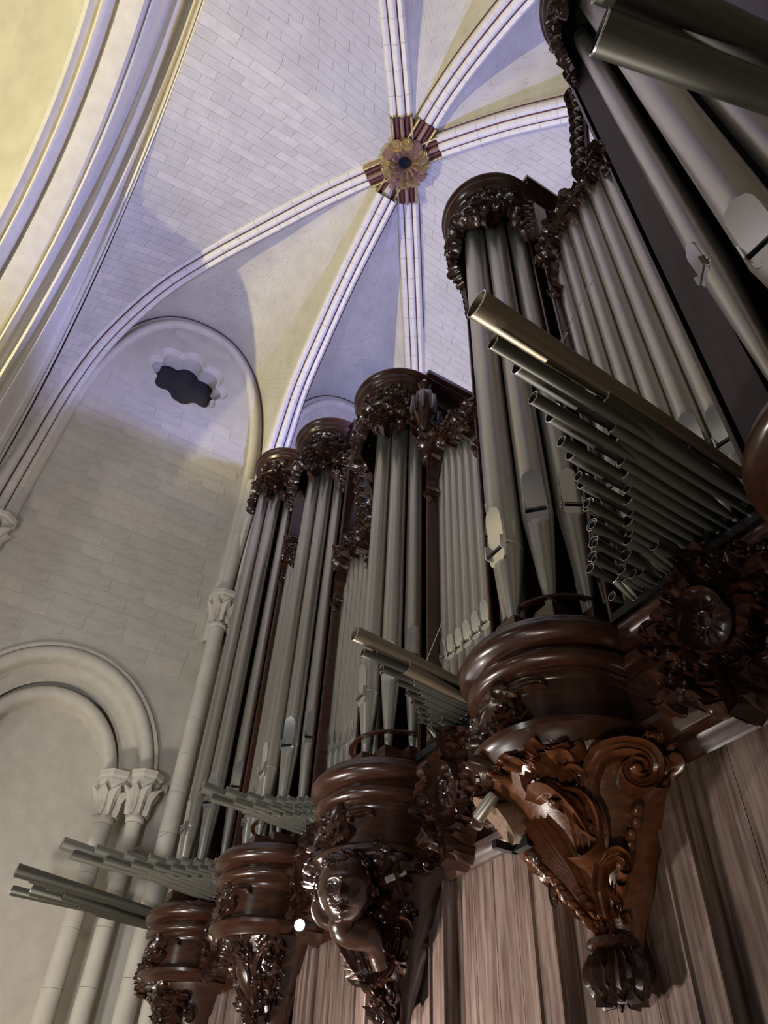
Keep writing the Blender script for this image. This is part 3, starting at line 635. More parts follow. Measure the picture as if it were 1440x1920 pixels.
# the child's head on the middle corbel
def child_head(t, cx, cy, cz, R, yaw, pitch):
    M = Matrix.Translation((cx, cy, cz)) @ Matrix.Rotation(yaw, 4, 'Z') @ Matrix.Rotation(pitch, 4, 'X')
    g = lambda x, s: math.exp(-(x/s)**2)
    rows = []
    NU, NV = 88, 72
    for i in range(NV+1):
        th = pi*i/NV; row = []
        for j in range(NU):
            ph = 2*pi*j/NU; x = sin(th)*sin(ph); y = -sin(th)*cos(ph); z_ = cos(th); r = 1.0
            fr = max(0, -y)
            X_, Z_ = x, z_
            r += fr*(.34*g(X_, .12)*g(Z_+.12, .17) + .18*g(X_, .20)*g(Z_+.21, .09)            # nose
                 + .12*g(Z_-.24, .10)*g(X_, .50)                                                  # brow
                 - .22*(g(X_-.33, .17)+g(X_+.33, .17))*g(Z_-.05, .12)                              # sockets
                 + .13*(g(X_-.33, .10)+g(X_+.33, .10))*g(Z_-.04, .065)                              # eyes
                 + .13*(g(X_-.45, .22)+g(X_+.45, .22))*g(Z_+.30, .22)                              # cheeks
                 + .17*g(X_, .20)*g(Z_+.43, .05) + .16*g(X_, .17)*g(Z_+.56, .055) - .12*g(X_, .24)*g(Z_+.495, .035)   # lips
                 + .14*g(X_, .20)*g(Z_+.80, .14))                                                 # chin
            r *= 1-.10*max(0, -z_)
            row.append(M @ Vector((x*r*R*.88, y*r*R*.95, z_*r*R*1.1)))
        rows.append(row)
    MB().grid(rows, closev=True).build('face', M_CARVE, t)
    m = MB()
    for q in range(46):
        a = random.uniform(-pi, pi); el = random.uniform(.62, 1.5) if abs(a) < 1.15 else random.uniform(-.35, 1.4)
        c = Vector((sin(a)*cos(el), -cos(a)*cos(el), sin(el)*1.1)); s0 = random.choice((-1, 1)); pts = []
        e1 = c.cross(Vector((0, 0, 1))).normalized(); e2 = c.cross(e1)
        for n_ in range(9):
            b = n_*.75; q_ = .17*(1-n_/11); pts.append(M @ ((c*(1.0+.012*n_)+e1*q_*cos(b)*s0+e2*q_*sin(b))*R*.98))
        m.tube(pts, [R*.05*(1-.5*n_/8) for n_ in range(9)], 6)
    tag(m.build('curly_hair', M_CARVE, t), kind='stuff')
    for sg in (-1, 1):
        m = MB(); pts = [M @ (Vector((sg*(.86+.03*sin(b)), .02-.10*cos(b), -.08+.20*sin(b)))*R) for b in [q*pi/5-.6 for q in range(9)]]
        m.tube(pts, R*.05, 6); m.ball(tuple(M @ (Vector((sg*.84, .0, -.1))*R)), R*.09, 6); m.build('ear', M_CARVE, t)
    return M
ct = [o for o in bpy.data.objects if o.name.startswith('corbel') and 'child' in o['label']][0]
HM = child_head(ct, -1.672, .862, .600, .074, radians(55), radians(14))
m = MB()   # neck and chest, half wrapped by leaves
m.tube(smoothcurve([tuple(HM @ Vector((0, .01, -.045))), tuple(HM @ Vector((0, .035, -.075))), (-1.70, .955, .515), (-1.725, 1.00, .475)], 14), [.026+.016*sin(pi*min(1, q/10)) for q in range(14)], 18)
m.build('torso', M_CARVE, ct)
m = MB(); cmp_ = lambda u, v, w: (-1.785+(corbel_r(v)+w+.016)*.97*sin(u/.15), YW-(corbel_r(v)+w+.016)*cos(u/.15), v)
for q in range(7): frond(m, cmp_, [(-.03+.026*q, .56-.004*q), (-.035+.030*q, .53), (-.02+.026*q, .49), (.0+.020*q, .46), (.02+.012*q, .44)], .017, .030, 3, 2, 22, 8, curl=.4)
m.build('drapery', M_CARVE, ct)
m = MB(); m.tube(smoothcurve([(-1.76, .94, .655), (-1.80, .895, .635), (-1.80, .865, .595), (-1.765, .862, .555), (-1.725, .872, .535)], 14), [.020+.010*sin(pi*q/13)-.0006*q for q in range(14)], 12); m.build('arm', M_CARVE, ct)
for q in range(5):
    m = MB(); m.tube([(-1.73+.004*(q-2), .868, .540+.005*(q-2)), (-1.712+.003*(q-2), .862, .535+.007*(q-2)), (-1.698, .866, .530+.008*(q-2))], [.0058, .0055, .004], 6); m.build('finger', M_CARVE, ct)

# gallery cornice between the towers (same moulding, straight), friezes and ends
order = ['A', 'B', 'C', 'D', 'E']
BAY = {}
for a, b in zip(order[:-1], order[1:]): BAY[a+b] = (TW[a][0]+TW[a][1]-.0, TW[b][0]-TW[b][1]+.0)
BAY['_A'] = (-3.64, TW['A'][0]-TW['A'][1]); BAY['E_'] = (TW['E'][0]+TW['E'][1], .33)
for k, (x0, x1) in BAY.items():
    rows = [[(x, 1.052-o, z) for o, z in BPROF] for x in (x0-.055, x1+.055)]
    mb = MB().grid(rows).box((x0-.05, 1.05, .668), (x1+.05, 1.20, .936)); mb.build('gallery_cornice', M_WOOD, case, sharp=50)
    mb = MB().box((x0-.02, 1.012, .936), (x1+.02, 1.10, .955)).box((x0-.02, 1.055, .955), (x1+.02, 1.45, .985)); mb.build('horn_rail', M_IRON, case, smooth=False)
    # lower inner moulding above the panels
    rows = [[(x, 1.10-o*.8, z-.028) for o, z in BPROF[19:]] for x in (x0-.05, x1+.05)]
    MB().grid(rows).build('panel_cornice', M_WOOD, case, sharp=50)
# panelled wall below
px = []
MB().box((-3.68, 1.15, -.667), (.33, 1.2, .66)).build('backing_board', M_WOOD, case, smooth=False)
def plank(x0, x1, z0=-.667, z1=.655, y=1.122): MB().box((x0+.0008, y, z0), (x1-.0008, 1.15, z1)).build('plank', M_PANEL, case, smooth=False)
def stile(x0, x1, y=1.095):
    MB().box((x0+.012, y, -.667), (x1-.012, 1.15, .66)).build('stile', M_PANEL, case, smooth=False)
    for e, sg in ((x0+.012, -1), (x1-.012, 1)):
        rows = [[(e, y, z), (e+sg*.002, y-.006, z), (e+sg*.006, y-.006, z), (e+sg*.008, y+.004, z), (e+sg*.012, y+.006, z), (e+sg*.016, y+.02, z), (e+sg*.016, y+.027, z)] for z in (-.667, .66)]
        MB().grid(rows).build('stile_moulding', M_PANEL, case, sharp=50)
for k in order:
    X = TW[k][0]
    stile(X-.245, X-.165); stile(X+.120, X+.195)
    n = 3
    for q in range(n): plank(X-.165+.285*q/n, X-.165+.285*(q+1)/n)
for (a, b) in zip(order[:-1], order[1:]):
    x0, x1 = TW[a][0]+.195, TW[b][0]-.245; n = 4 if x1-x0 > .3 else 3
    for q in range(n): plank(x0+(x1-x0)*q/n, x0+(x1-x0)*(q+1)/n)
plank(-3.68, -3.505); plank(-.03, .33)
# tower posts, inner boards and bay backs
MB().box((-3.5, 1.5, .95), (.05, 1.53, 2.1)).build('case_back', M_BLACK, case, smooth=False)  # case, tower and bay backs are black to paint the gaps' shade
BT = {'AB': 2.35, 'BC': 2.10, 'CD': 2.10, 'DE': 2.55}
for k, (X, R, ZT, YF) in TW.items():
    zb = ZT-.24
    for sg in (-1, 1):
        x = X+sg*(R-.012); x0, x1 = min(x-.032, x+.032), max(x-.032, x+.032)
        MB().box((x0, 1.035, .93), (x1, 1.10, zb)).build('post', M_WOOD, case, smooth=False)
        MB().box((x-.008, 1.10, .93), (x+.008, 1.46, zb)).build('side_board', M_WOOD, case, smooth=False)
        rows = [[(x+dx, 1.035-dy, z) for dx, dy in ((-.030, 0), (-.026, .006), (-.020, .006), (-.018, 0), (.018, 0), (.020, .006), (.026, .006), (.030, 0))] for z in (.95, zb)]
        MB().grid(rows).build('post_moulding', M_WOOD, case, sharp=50)
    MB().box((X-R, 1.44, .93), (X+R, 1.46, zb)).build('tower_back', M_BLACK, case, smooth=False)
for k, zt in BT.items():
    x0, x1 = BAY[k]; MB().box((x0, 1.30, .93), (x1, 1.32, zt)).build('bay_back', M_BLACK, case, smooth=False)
    MB().box((x0, 1.16, 1.02), (x1, 1.30, 1.04)).build('pipe_board', M_WOOD, case, smooth=False)

MB().box((-.452, 1.022, .93), (-.372, 1.05, 3.64)).build('wide_post', M_SHADE, case, smooth=False)
MB().box((.0, 1.06, .93), (.33, 1.5, 4.3)).build('wing_panel', M_WOOD, case, smooth=False)
# crowns
CPROF = [(.0, .0), (.040, .0), (.044, -.010), (.042, -.020), (.034, -.026), (.030, -.036), (.034, -.044), (.030, -.054), (.018, -.062), (.012, -.070), (.012, -.078), (.006, -.084), (.0, -.092), (.0, -.165), (.008, -.170), (.016, -.178), (.018, -.188), (.010, -.196), (.008, -.204), (.0, -.212), (-.004, -.232), (-.012, -.235)]
GN = {'A': 'far left crown, dark, with ragged leaf valance', 'B': 'second crown from left with twisted garland over the pipes', 'C': 'lowest crown of the five, middle tower, with glossy shell valance', 'D': 'large dark crown right of centre with flat underside board', 'E': 'crown cut by the top edge of the picture, upper right'}
for k, (X, R, ZT, YF) in TW.items():
    Rc = R-.040; t = None
    rows = []
    n = 40; prof = [(o, ZT+z) for o, z in CPROF]
    rows.append([(X-(Rc+o), 1.06, z) for o, z in prof])
    for q in range(n+1):
        a = -pi/2+pi*q/n; rows.append([(X+(Rc+o)*sin(a), YC-(Rc+o)*cos(a), z) for o, z in prof])
    rows.append([(X+(Rc+o), 1.06, z) for o, z in prof])
    t = MB().grid(rows).build('tower_crown', M_WOOD, case, sharp=50); tag(t, GN[k])
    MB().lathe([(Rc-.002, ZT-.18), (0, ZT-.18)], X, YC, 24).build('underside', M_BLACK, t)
    MB().lathe([(Rc+.04, ZT), (0, ZT)], X, YC, 24).build('top_board', M_WOOD, t)
    # square block behind, its cornice breaking out past the drum
    for sg in (-1, 1):
        rows = [[(X+sg*(Rc+.026+o), y-o*0.0, z) for o, z in prof] for y in (1.035, 1.50)]
        rows.insert(0, [(X+sg*(Rc-.02), 1.035, z) for o, z in prof]); MB().grid(rows).build('return_cornice', M_WOOD, t, sharp=50)
    MB().box((X-Rc-.072, 1.028, ZT-.022), (X+Rc+.072, 1.52, ZT)).box((X-Rc-.02, 1.04, ZT-.24), (X+Rc+.02, 1.50, ZT-.02)).build('block', M_WOOD, t, smooth=False)
    # carved frieze
    mp = cyl_map(X, YC, Rc, ZT)
    cm = MB()
    for s0 in (-.12, .03, .15):
        acanthus(cm, mp, s0-.04, -.130, .25, .11, .018, .012, -.9, 2); volute(cm, mp, s0-.045, -.125, .020, 1.3, .3, 1, .008, .012); frond(cm, mp, [(s0-.07, -.15), (s0-.03, -.105), (s0+.03, -.10), (s0+.06, -.13)], .011, .011, 3, 1)
    clutter(cm, mp, 34, -1.5*Rc, 1.5*Rc, -.155, -.100, .042, .016, ord(k)+30)
    cm.build('frieze_carving', M_CARVE, t)
    # valance: swags and C-scrolls with open ground above the pipe tops
    mp = cyl_map(X, YC, Rc-.004, ZT); vz = -.235
    UM = 1.62*Rc; rows = []
    for q in range(65):
        u = -UM+2*UM*q/64; e = abs((((u-.03)/.19+.5) % 1)-.5)*2; vb = vz-.060-.140*e**1.8-(.022*sin(45*u)**2)-(.10 if abs(u) > 1.35*Rc else 0)
        rows.append([mp(u, vz+.03, .006), mp(u, vb, .012), mp(u, vb, .0), mp(u, vz+.03, -.006)])
    MB().grid(rows).build('valance', M_CARVE, t, sharp=60)
    cm = MB()
    for c0 in (-.16, .03, .22):
        if abs(c0) > Rc*1.6: continue
        # arched scroll over each pipe
        frond(cm, mp, [(c0-.094, vz-.19), (c0-.085, vz-.125), (c0-.05, vz-.070), (c0, vz-.050), (c0+.05, vz-.070), (c0+.085, vz-.125), (c0+.094, vz-.19)], .018, .030, 9, 2, 44, 8, tip=.8, base=.8)
        volute(cm, mp, c0+.045, vz-.018, .034, 1.4, .2, 1, .012, .034, lead=[(c0-.03, vz+.01), (c0+.02, vz+.02)]); acanthus(cm, mp, c0-.03, vz-.035, 2.6, .11, .024, .030, -1.2, 3)
        for q in range(7): bead(cm, mp, c0-.02+.013*q, vz-.035-.006*sin(q), .008, .024, 6)
        for q in range(5): frond(cm, mp, [(c0+.06+.008*q, vz-.03-.02*q), (c0+.075+.006*q, vz-.045-.02*q), (c0+.07+.006*q, vz-.065-.02*q)], .010, .026, 0, 1, 8, 6)
        frond(cm, mp, [(c0-.05, vz+.02), (c0-.02, vz+.035), (c0+.02, vz+.03), (c0+.05, vz+.015)], .016, .014, 4, 2)
    for c0 in (-.255, -.065, .125, .27):
        if abs(c0) > Rc*1.75: continue
        dl = .15 if abs(c0) < .2 else .22
        frond(cm, mp, [(c0, vz+.03), (c0+.006, vz-.04), (c0-.004, vz-.04-dl*.5), (c0+.003, vz-.04-dl)], .020, .022, 4, 2, 22, 8)
        for q in range(5): bead(cm, mp, c0+.012*sin(q*2), vz-.02-.022*q, .008, .016, 6)
        acanthus(cm, mp, c0, vz-.01, -pi/2-.5, .08, .016, .02, .8, 2)
    vbf = lambda u: vz-.060-.140*(abs((((u-.03)/.19+.5) % 1)-.5)*2)**1.8-(.10 if abs(u) > 1.35*Rc else 0)
    clutter(cm, mp, 90, -1.6*Rc, 1.6*Rc, vz-.30, vz+.02, .050, .028, ord(k)+60, lambda u, v: v > vbf(u)-.005)
    cm.build('valance_carving', M_CARVE, t)
    # drops down the posts
    for sg in (-1, 1):
        cm = MB(); fm = flat_map(X+sg*(R-.012), 1.03, ZT-.235)
        for q in range(5):
            z_ = -.02-.055*q; s_ = 1-.13*q
            frond(cm, fm, [(0, z_), (.012, z_-.03), (-.004, z_-.065)], .020*s_, .022, 3, 1, 12, 6); frond(cm, fm, [(0, z_), (.026*s_, z_-.005), (.034*s_, z_-.03)], .010, .018, 1, 1, 8, 6); frond(cm, fm, [(0, z_), (-.026*s_, z_-.005), (-.034*s_, z_-.03)], .010, .018, 1, 1, 8, 6)
            bead(cm, fm, 0, z_-.035, .010*s_, .02)
        cm.build('drop_carving', M_CARVE, t)
# urn finial hanging on the block beside the middle crown
u_ = thing('carved_urn', 'small carved urn in front of the block beside the middle crown', 'urn', (-1.545, 1.01, 2.30))
MB().lathe([(.006, 2.28), (.022, 2.30), (.030, 2.34), (.044, 2.37), (.050, 2.43), (.046, 2.49), (.030, 2.53), (.018, 2.54), (.024, 2.56), (.030, 2.58), (.018, 2.60), (.010, 2.62), (.0, 2.625)], -1.545, 1.0, 20).build('vase', M_CARVE, u_)
cm = MB()
for q in range(10):
    a = 2*pi*q/10; mpv = lambda u, v, w, a=a: (-1.545+(.047+w)*cos(a+u/.05), 1.0+(.047+w)*sin(a+u/.05), v); frond(cm, mpv, [(0, 2.37), (0, 2.42), (0, 2.50)], .012, .010, 0, 1, 10, 6)
cm.build('gadroon', M_CARVE, u_)

# bay tops: rocaille band sweeping over the flat pipe tops
BL = {'CD': (2.16, 2.13, 'reddish rocaille band over the thin pipes between the middle and right-of-centre towers'), 'DE': (2.47, 2.76, 'dark rocaille band climbing over the bay pipes at the upper right'), 'BC': (2.13, 2.16, 'carved rocaille clump in the gap between the second and middle towers'), 'AB': (2.76, 2.47, 'carved band in the narrow gap between the two left towers')}
def bay_band(k):
    za, zb, lab = BL[k]; x0, x1 = BAY[k]; W_ = x1-x0; t = thing('bay_valance', lab, 'carving', ((x0+x1)/2, 1.08, min(za, zb)), 'rocaille bands over the bays')
    fm = flat_map(x0, 1.055, 0); N = 7
    def zc(s): return za+(zb-za)*s+.035*sin(2*pi*s)
    cm = MB(); frond(cm, fm, [(W_*s, zc(s)+.03) for s in [q/8 for q in range(9)]], .030, .030, 8, 2, 60, 10, tip=.9, base=.9)
    frond(cm, fm, [(W_*s, zc(s)+.005+.01*sin(9*s)) for s in [q/12 for q in range(13)]], .016, .040, 10, 2, 60, 8, tip=.9, base=.9); cm.build('band', M_CARVE, t)
    MB().grid([[fm(W_*q/24, zc(q/24)+.085+.02*sin(q*1.7), .0), fm(W_*q/24, zc(q/24)+.04, .016), fm(W_*q/24, zc(q/24)-.02+.012*sin(q*1.3), .016), fm(W_*q/24, zc(q/24)-.02, .0)] for q in range(25)]).build('ground', M_CARVE, t)
    for q in range(N):
        s = (q+.5)/N; cm = MB(); c0, c1 = W_*s, zc(s)
        acanthus(cm, fm, c0, c1, pi/2+.7*(-1)**q, .10, .020, .03, -.9*(-1)**q, 2); volute(cm, fm, c0+.01, c1+.045, .024, 1.3, q*1.0, (-1)**q, .009, .034)
        for j in range(4): bead(cm, fm, c0-.02+.014*j, c1+.02+.012*sin(3*j), .008, .035, 6)
        acanthus(cm, fm, c0, c1, -pi/2+.5*(-1)**q, .055, .014, .03, .6, 1); cm.build('leaf_cluster', M_CARVE, t)
    cm = MB(); clutter(cm, fm, 46, 0, W_, min(za, zb)-.05, max(za, zb)+.14, .052, .036, ord(k[0])+90, lambda u, v: -.03 < v-zc(u/W_) < .10); tag(cm.build('rocaille', M_CARVE, t), kind='stuff')
    # outer brackets running down (left) and up (right)
    for sx, zz_, sg in ((0, za, 1), (W_, zb, -1)):
        cm = MB(); frond(cm, fm, [(sx+sg*.02, zz_+.04), (sx+sg*.035, zz_-.05), (sx+sg*.015, zz_-.13), (sx+sg*.005, zz_-.22)], .018, .03, 5, 2, 26, 8)
        rosette(cm, fm, sx+sg*.018, zz_-.19, .030, .03, 7); bead(cm, fm, sx+sg*.022, zz_-.23, .013, .02); cm.build('side_drop', M_CARVE, t)
    return t
for k in BL: bay_band(k)
def jouee(X, z0, z1, sg, lab, n=8):
    """tall leafy bracket beside a tower: a thin curved stem with curling leaves"""
    t = thing('leaf_bracket', lab, 'carving', (X, 1.07, z0)); fm = flat_map(X, 1.075, 0)
    H = z1-z0; cm = MB(); pts = [(X+sg*(.055+.045*cos(pi*s*1.15)), 1.08, z0+H*s) for s in [q/20 for q in range(21)]]
    cm.tube(pts, .012, 8); cm.build('stem', M_CARVE, t)
    for q in range(n):
        s = .18+.8*q/n; cm = MB(); c0 = sg*(.055+.045*cos(pi*s*1.15)); zz_ = z0+H*s
        acanthus(cm, fm, c0, zz_, (pi/2+sg*-1.2), .085, .022, .022, -sg*1.4, 2); frond(cm, fm, [(c0, zz_), (c0+sg*.04, zz_+.0), (c0+sg*.06, zz_-.05)], .016, .02, 2, 1, 12, 6); cm.build('leaf', M_CARVE, t)
jouee(TW['E'][0]-.235, 2.72, 3.62, -1, 'tall black leafy bracket silhouetted against the vault, beside the upper right crown', 9)
jouee(TW['C'][0]-.215, 2.10, 2.62, -1, 'leafy bracket in the dark blue gap left of the middle tower', 7)
jouee(TW['B'][0]+.215, 2.20, 2.95, 1, 'scrolled bracket right of the second tower from left', 7)
ORD7 = ['first', 'second', 'third', 'fourth', 'fifth', 'sixth', 'seventh']
for q, (zz_, y_) in enumerate([(3.05, .93), (2.85, .93), (2.52, .93), (2.0, .94), (1.85, .94), (1.62, .95), (1.48, .95)]):
    t = thing('side_leaf', '%s dark curled leaf from the top, left of the far left tower' % ORD7[q], 'carving', (-3.49, y_, zz_), 'curled leaves left of the far left tower')
    fm = lambda u, v, w, y_=y_: (-3.49-u, y_+.05-w, v)
    for a in range(3):
        cm = MB(); b = 1.9-.9*a; frond(cm, fm, [(.0, zz_), (.04*sin(b)+.02, zz_+.04*cos(b)), (.075, zz_+.05*cos(b)-.01), (.10, zz_+.03*cos(b)-.045)], .016, .02, 1, 1, 12, 6); cm.build('leaflet', M_CARVE, t)
    MB().box((-3.51, y_+.04, zz_-.03), (-3.46, 1.06, zz_+.0)).build('bracket', M_CARVE, t, smooth=False)

# cartouches over the bay friezes
CB = {'AB': (-2.89, 'carved cartouche between the two left bases, deep in shade'), 'BC': (-2.15, 'carved cartouche left of the middle base'), 'CD': (-1.415, 'shell-edged oval cartouche between the middle and right-of-centre bases'), 'DE': (-.62, 'largest cartouche, oval rosette in ruffled shell frame at the right edge')}
for k, (X, lab) in CB.items():
    t = thing('cartouche', lab, 'carving', (X, 1.04, .66), 'frieze cartouches'); Z = .785
    fm = lambda u, v, w, X=X: (X+u, 1.03-.012-w, v)
    m = MB(); rows = []
    for i in range(9):
        s = i/8; rows.append([fm((.075*s)*cos(2*pi*j/40)*(1+.06*s*sin(10*pi*j/40*2)), Z+(.088*s)*sin(2*pi*j/40)*(1+.06*s*sin(10*pi*j/40*2)), (.040*(1-s**3)-(.0 if s < 1 else .02))) for j in range(40)])
    m.grid(rows, closev=True); m.build('ground', M_CARVE, t)
    m = MB(); frond(m, fm, [(.048*cos(q*pi/8), Z+.060*sin(q*pi/8)) for q in range(17)], .007, .052, 0, 1, 50, 6, tip=.95, base=.95); m.build('oval_rim', M_CARVE, t)
    m = MB(); fm2 = lambda u, v, w, X=X: (X+u, 1.018-.030-w, v)
    for q in range(14):
        a = 2*pi*q/14; frond(m, fm2, [(.014*cos(a), Z+.018*sin(a)), (.026*cos(a), Z+.033*sin(a)), (.036*cos(a), Z+.046*sin(a))], .0055, .012, 0, 1, 8, 6)
    frond(m, fm2, [(.012*cos(q*pi/8), Z+.015*sin(q*pi/8)) for q in range(17)], .004, .016, 0, 0, 36, 6, tip=.95, base=.95); m.build('rosette', M_CARVE, t)
    m = MB()
    for q in range(26):
        a = 2*pi*q/26; l = .03+.010*sin(q*2.3); frond(m, fm, [(.056*cos(a), Z+.070*sin(a)), ((.056+l*.5)*cos(a+.1), Z+(.070+l*.5)*sin(a+.1)), ((.056+l)*cos(a+.05), Z+(.070+l)*sin(a+.05))], .0085, .036, 0, 1, 9, 6, curl=.3)
    clutter(m, fm, 60, -.145, .145, Z-.13, Z+.14, .046, .032, ord(k[0])+120, lambda u, v: .0045 < (u*.85)**2+(v-Z)**2*.75 < .0165)
    m.build('ruffled_edge', M_CARVE, t)
    for sg in (-1, 1):
        m = MB(); volute(m, fm, sg*.10, Z-.065, .026, 1.3, pi/2, -sg, .010, .034, lead=[(sg*.05, Z-.10), (sg*.08, Z-.10)]); acanthus(m, fm, sg*.075, Z+.03, pi/2-sg*.9, .10, .022, .03, -sg*1.1, 3); acanthus(m, fm, sg*.09, Z-.05, -pi/2+sg*.7, .09, .02, .03, sg*.9, 2)
        m.build('side_leaf', M_CARVE, t)
    m = MB(); acanthus(m, fm, 0, Z-.085, -pi/2+.2, .10, .028, .05, -.3, 3); frond(m, fm, [(-.05, Z-.10), (0, Z-.125), (.05, Z-.10)], .020, .05, 3, 2); m.build('bottom_leaf', M_CARVE, t)
    m = MB(); acanthus(m, fm, 0, Z+.08, pi/2, .09, .024, .045, .5, 3); volute(m, fm, .03, Z+.115, .022, 1.2, 0, 1, .009, .04); m.build('top_leaf', M_CARVE, t)

# ================================================================== FACADE PIPES
def pipe(X, Y, r, ztip, zlip, ztop, ang, label, group, name='facade_pipe', dark=False, n=36, mm=None):
    t = thing(name, label, 'organ pipe', (X, Y, ztip), group); ca, sa = cos(radians(ang)), sin(radians(ang))
    R3 = lambda x, y, z: (X+x*ca-y*sa, Y+x*sa+y*ca, z)
    H = r*3.3; wm = .70; pl0 = r*sqrt(1-wm*wm)
    def plane(z):   # depth of the flattened upper lip
        s = (z-zlip)/H; return pl0+(r-pl0)*max(0, s)**2.2 if s < 1 else 9
    zs = [zlip, zlip+.0005]+[zlip+H*q/14 for q in range(1, 15)]+[zlip+H+.01, (zlip+H+ztop)/2, ztop]
    rows = []
    for z in zs:
        row = []
        for j in range(n):
            a = 2*pi*j/n; x, y = r*sin(a), -r*cos(a)
            p = plane(z)
            if y < -p and z < zlip+H: y = -p
            row.append(R3(x, y, z))
        rows.append(row)
    rows.append([R3(.93*r*sin(2*pi*j/n), -.93*r*cos(2*pi*j/n), ztop) for j in range(n)]); rows.append([R3(.9*r*sin(2*pi*j/n), -.9*r*cos(2*pi*j/n), ztop-.1) for j in range(n)])
    MB().grid(rows, closev=True).build('body', mm or M_TIN, t, sharp=45)
    # foot: cone flattened under the mouth
    G = r*.46; zf = zlip-G; rows = []; hl = r*1.05
    for z in [ztip, ztip+.01, ztip+(zlip-ztip)*.35]+[zf-hl+hl*q/6 for q in range(7)]+[zf+.0005, zlip]:
        s = (z-ztip)/(zlip-ztip); rc = lerp(.25*r, r, s**.92); row = []
        pz = pl0+(rc-pl0)*min(1, max(0, (zf-z)/hl))**1.6 if z <= zf else pl0*.82
        for j in range(n):
            a = 2*pi*j/n; x, y = rc*sin(a), -rc*cos(a)
            if y < -pz and z > zf-hl: y = -pz
            row.append(R3(x, y, z))
        rows.append(row)
    MB().grid(rows, closev=True).build('foot', mm or M_TIN, t, sharp=45)
    MB().grid([[R3(rr_*sin(2*pi*j/n), -rr_*cos(2*pi*j/n), z) if rr_ < r*.95 or abs(sin(2*pi*j/n)) > wm or cos(2*pi*j/n) < 0 else R3(r*sin(2*pi*j/n), -pl0, z) for j in range(n)] for rr_, z in ((r*1.0, zlip-.003), (r*1.012, zlip-.002), (r*1.012, zlip+.002), (r, zlip+.003))], closev=True).build('seam', M_LIP, t)
    # upper lip plate, rounded at the top
    rows = []
    for q in range(13):
        s = q/12; hw = wm*r*(1 if s < .70 else sqrt(max(0, 1-((s-.70)/.30)**2))); z = zlip+H*.97*s; y = -(min(plane(z), r*.999)+.0022+.004*r*s)
        rows.append([R3(hw*c, y if abs(c) < .99 else y+.006, z) for c in (-1, -.97, -.5, 0, .5, .97, 1)])
    MB().grid(rows).build('upper_lip', M_LIP, t, sharp=60)
    rows = []
    for q in range(9):
        s = q/8; hw = wm*r*(1 if s > .55 else sqrt(max(0, 1-((.55-s)/.55)**2))); z = zf-hl*.85*(1-s); y = -(pl0+.002+.05*r*s)
        rows.append([R3(hw*c, y if abs(c) < .99 else y+.012, z) for c in (-1, -.97, -.5, 0, .5, .97, 1)])
    rows.append([R3(hw*c, -pl0*.75, zf) for c in (-1, -.97, -.5, 0, .5, .97, 1)])
    MB().grid(rows).build('lower_lip', M_LIP, t, sharp=50)
    MB().add([R3(x, -pl0*.86, z) for x, z in ((-wm*r, zf-.001), (wm*r, zf-.001), (wm*r, zlip+.001), (-wm*r, zlip+.001))], [(0, 1, 2, 3)]).build('mouth_slot', M_BLACK, t, smooth=False)
    for sg in (-1, 1):
        x = sg*wm*r; MB().box((-.001, 0, 0), (.001, 1, 1)); m = MB()
        v = [(x-.0015, -pl0*.8, zf-G*.6), (x-.0015, -pl0-.38*r, zf-G*.2), (x-.0015, -pl0-.38*r, zlip+G*.8), (x-.0015, -pl0*.8, zlip+G*1.3)]
        v += [(a+.003, b, c) for a, b, c in v]; m.add([R3(*p) for p in v], [(0, 1, 2, 3), (7, 6, 5, 4), (0, 4, 5, 1), (1, 5, 6, 2), (2, 6, 7, 3), (3, 7, 4, 0)]); m.build('ear', M_LIP, t, smooth=False)
    return t
# tower pipes: x offset, y, radius, tip, lip, top below the crown, facing angle
TP = {
 'A': [(-.105, 1.02, .032, 1.0, 1.38, -80), (-.065, .955, .034, 1.0, 1.33, -45), (0, .905, .0375, 1.0, 1.262, 0), (.068, .957, .0375, 1.0, 1.368, 40), (.108, 1.04, .034, 1.0, 1.445, 66)],
 'B': [(-.095, 1.03, .030, 1.0, 1.40, -80), (-.060, .985, .032, 1.0, 1.33, -40), (0, .945, .0335, 1.0, 1.250, 0), (.060, .990, .0335, 1.0, 1.335, 42), (.100, 1.050, .032, 1.0, 1.37, 66)],
 'C': [(-.095, 1.04, .028, 1.0, 1.40, -80), (-.056, .992, .031, 1.0, 1.30, -40), (0, .955, .0325, 1.003, 1.207, 0), (.056, .997, .0325, 1.013, 1.273, 42), (.095, 1.055, .031, 1.01, 1.335, 62)],
 'D': [(-.112, 1.04, .036, 1.0, 1.42, -80), (-.072, .965, .036, 1.0, 1.37, -42), (0, .917, .0415, 1.005, 1.226, 0), (.072, .967, .040, 1.02, 1.322, 42), (.117, 1.040, .037, 1.005, 1.342, 58)],
 'E': [(-.110, 1.00, .036, 1.0, 1.60, -38), (.022, .925, .052, 1.0, 1.37, 2), (.125, .985, .048, 1.0, 1.5, 40)]}
NM = {'A': 'far left', 'B': 'second from left', 'C': 'middle', 'D': 'right of centre', 'E': 'nearest'}
PL5 = ['hidden back-left', 'left', 'front', 'right of front', 'rightmost']
PL3 = ['left', 'front, widest', 'right']
for k, L in TP.items():
    X, R, ZT, YF = TW[k]; nn = PL5 if len(L) == 5 else PL3
    for (dx, y, r, zt, zl, an), w_ in zip(L, nn):
        shade = 'grey' if k == 'A' else 'pale tin'
        pipe(X+dx, y, r, zt, zl, ZT-.20, an, '%s %s pipe of the %s tower' % (w_, shade, NM[k]), 'pipes of the %s tower' % NM[k])
        MB().box((X+dx-.032, y-.028, .968), (X+dx+.032, y+.03, zt)).build('pipe_block', M_WOOD, case, smooth=False)
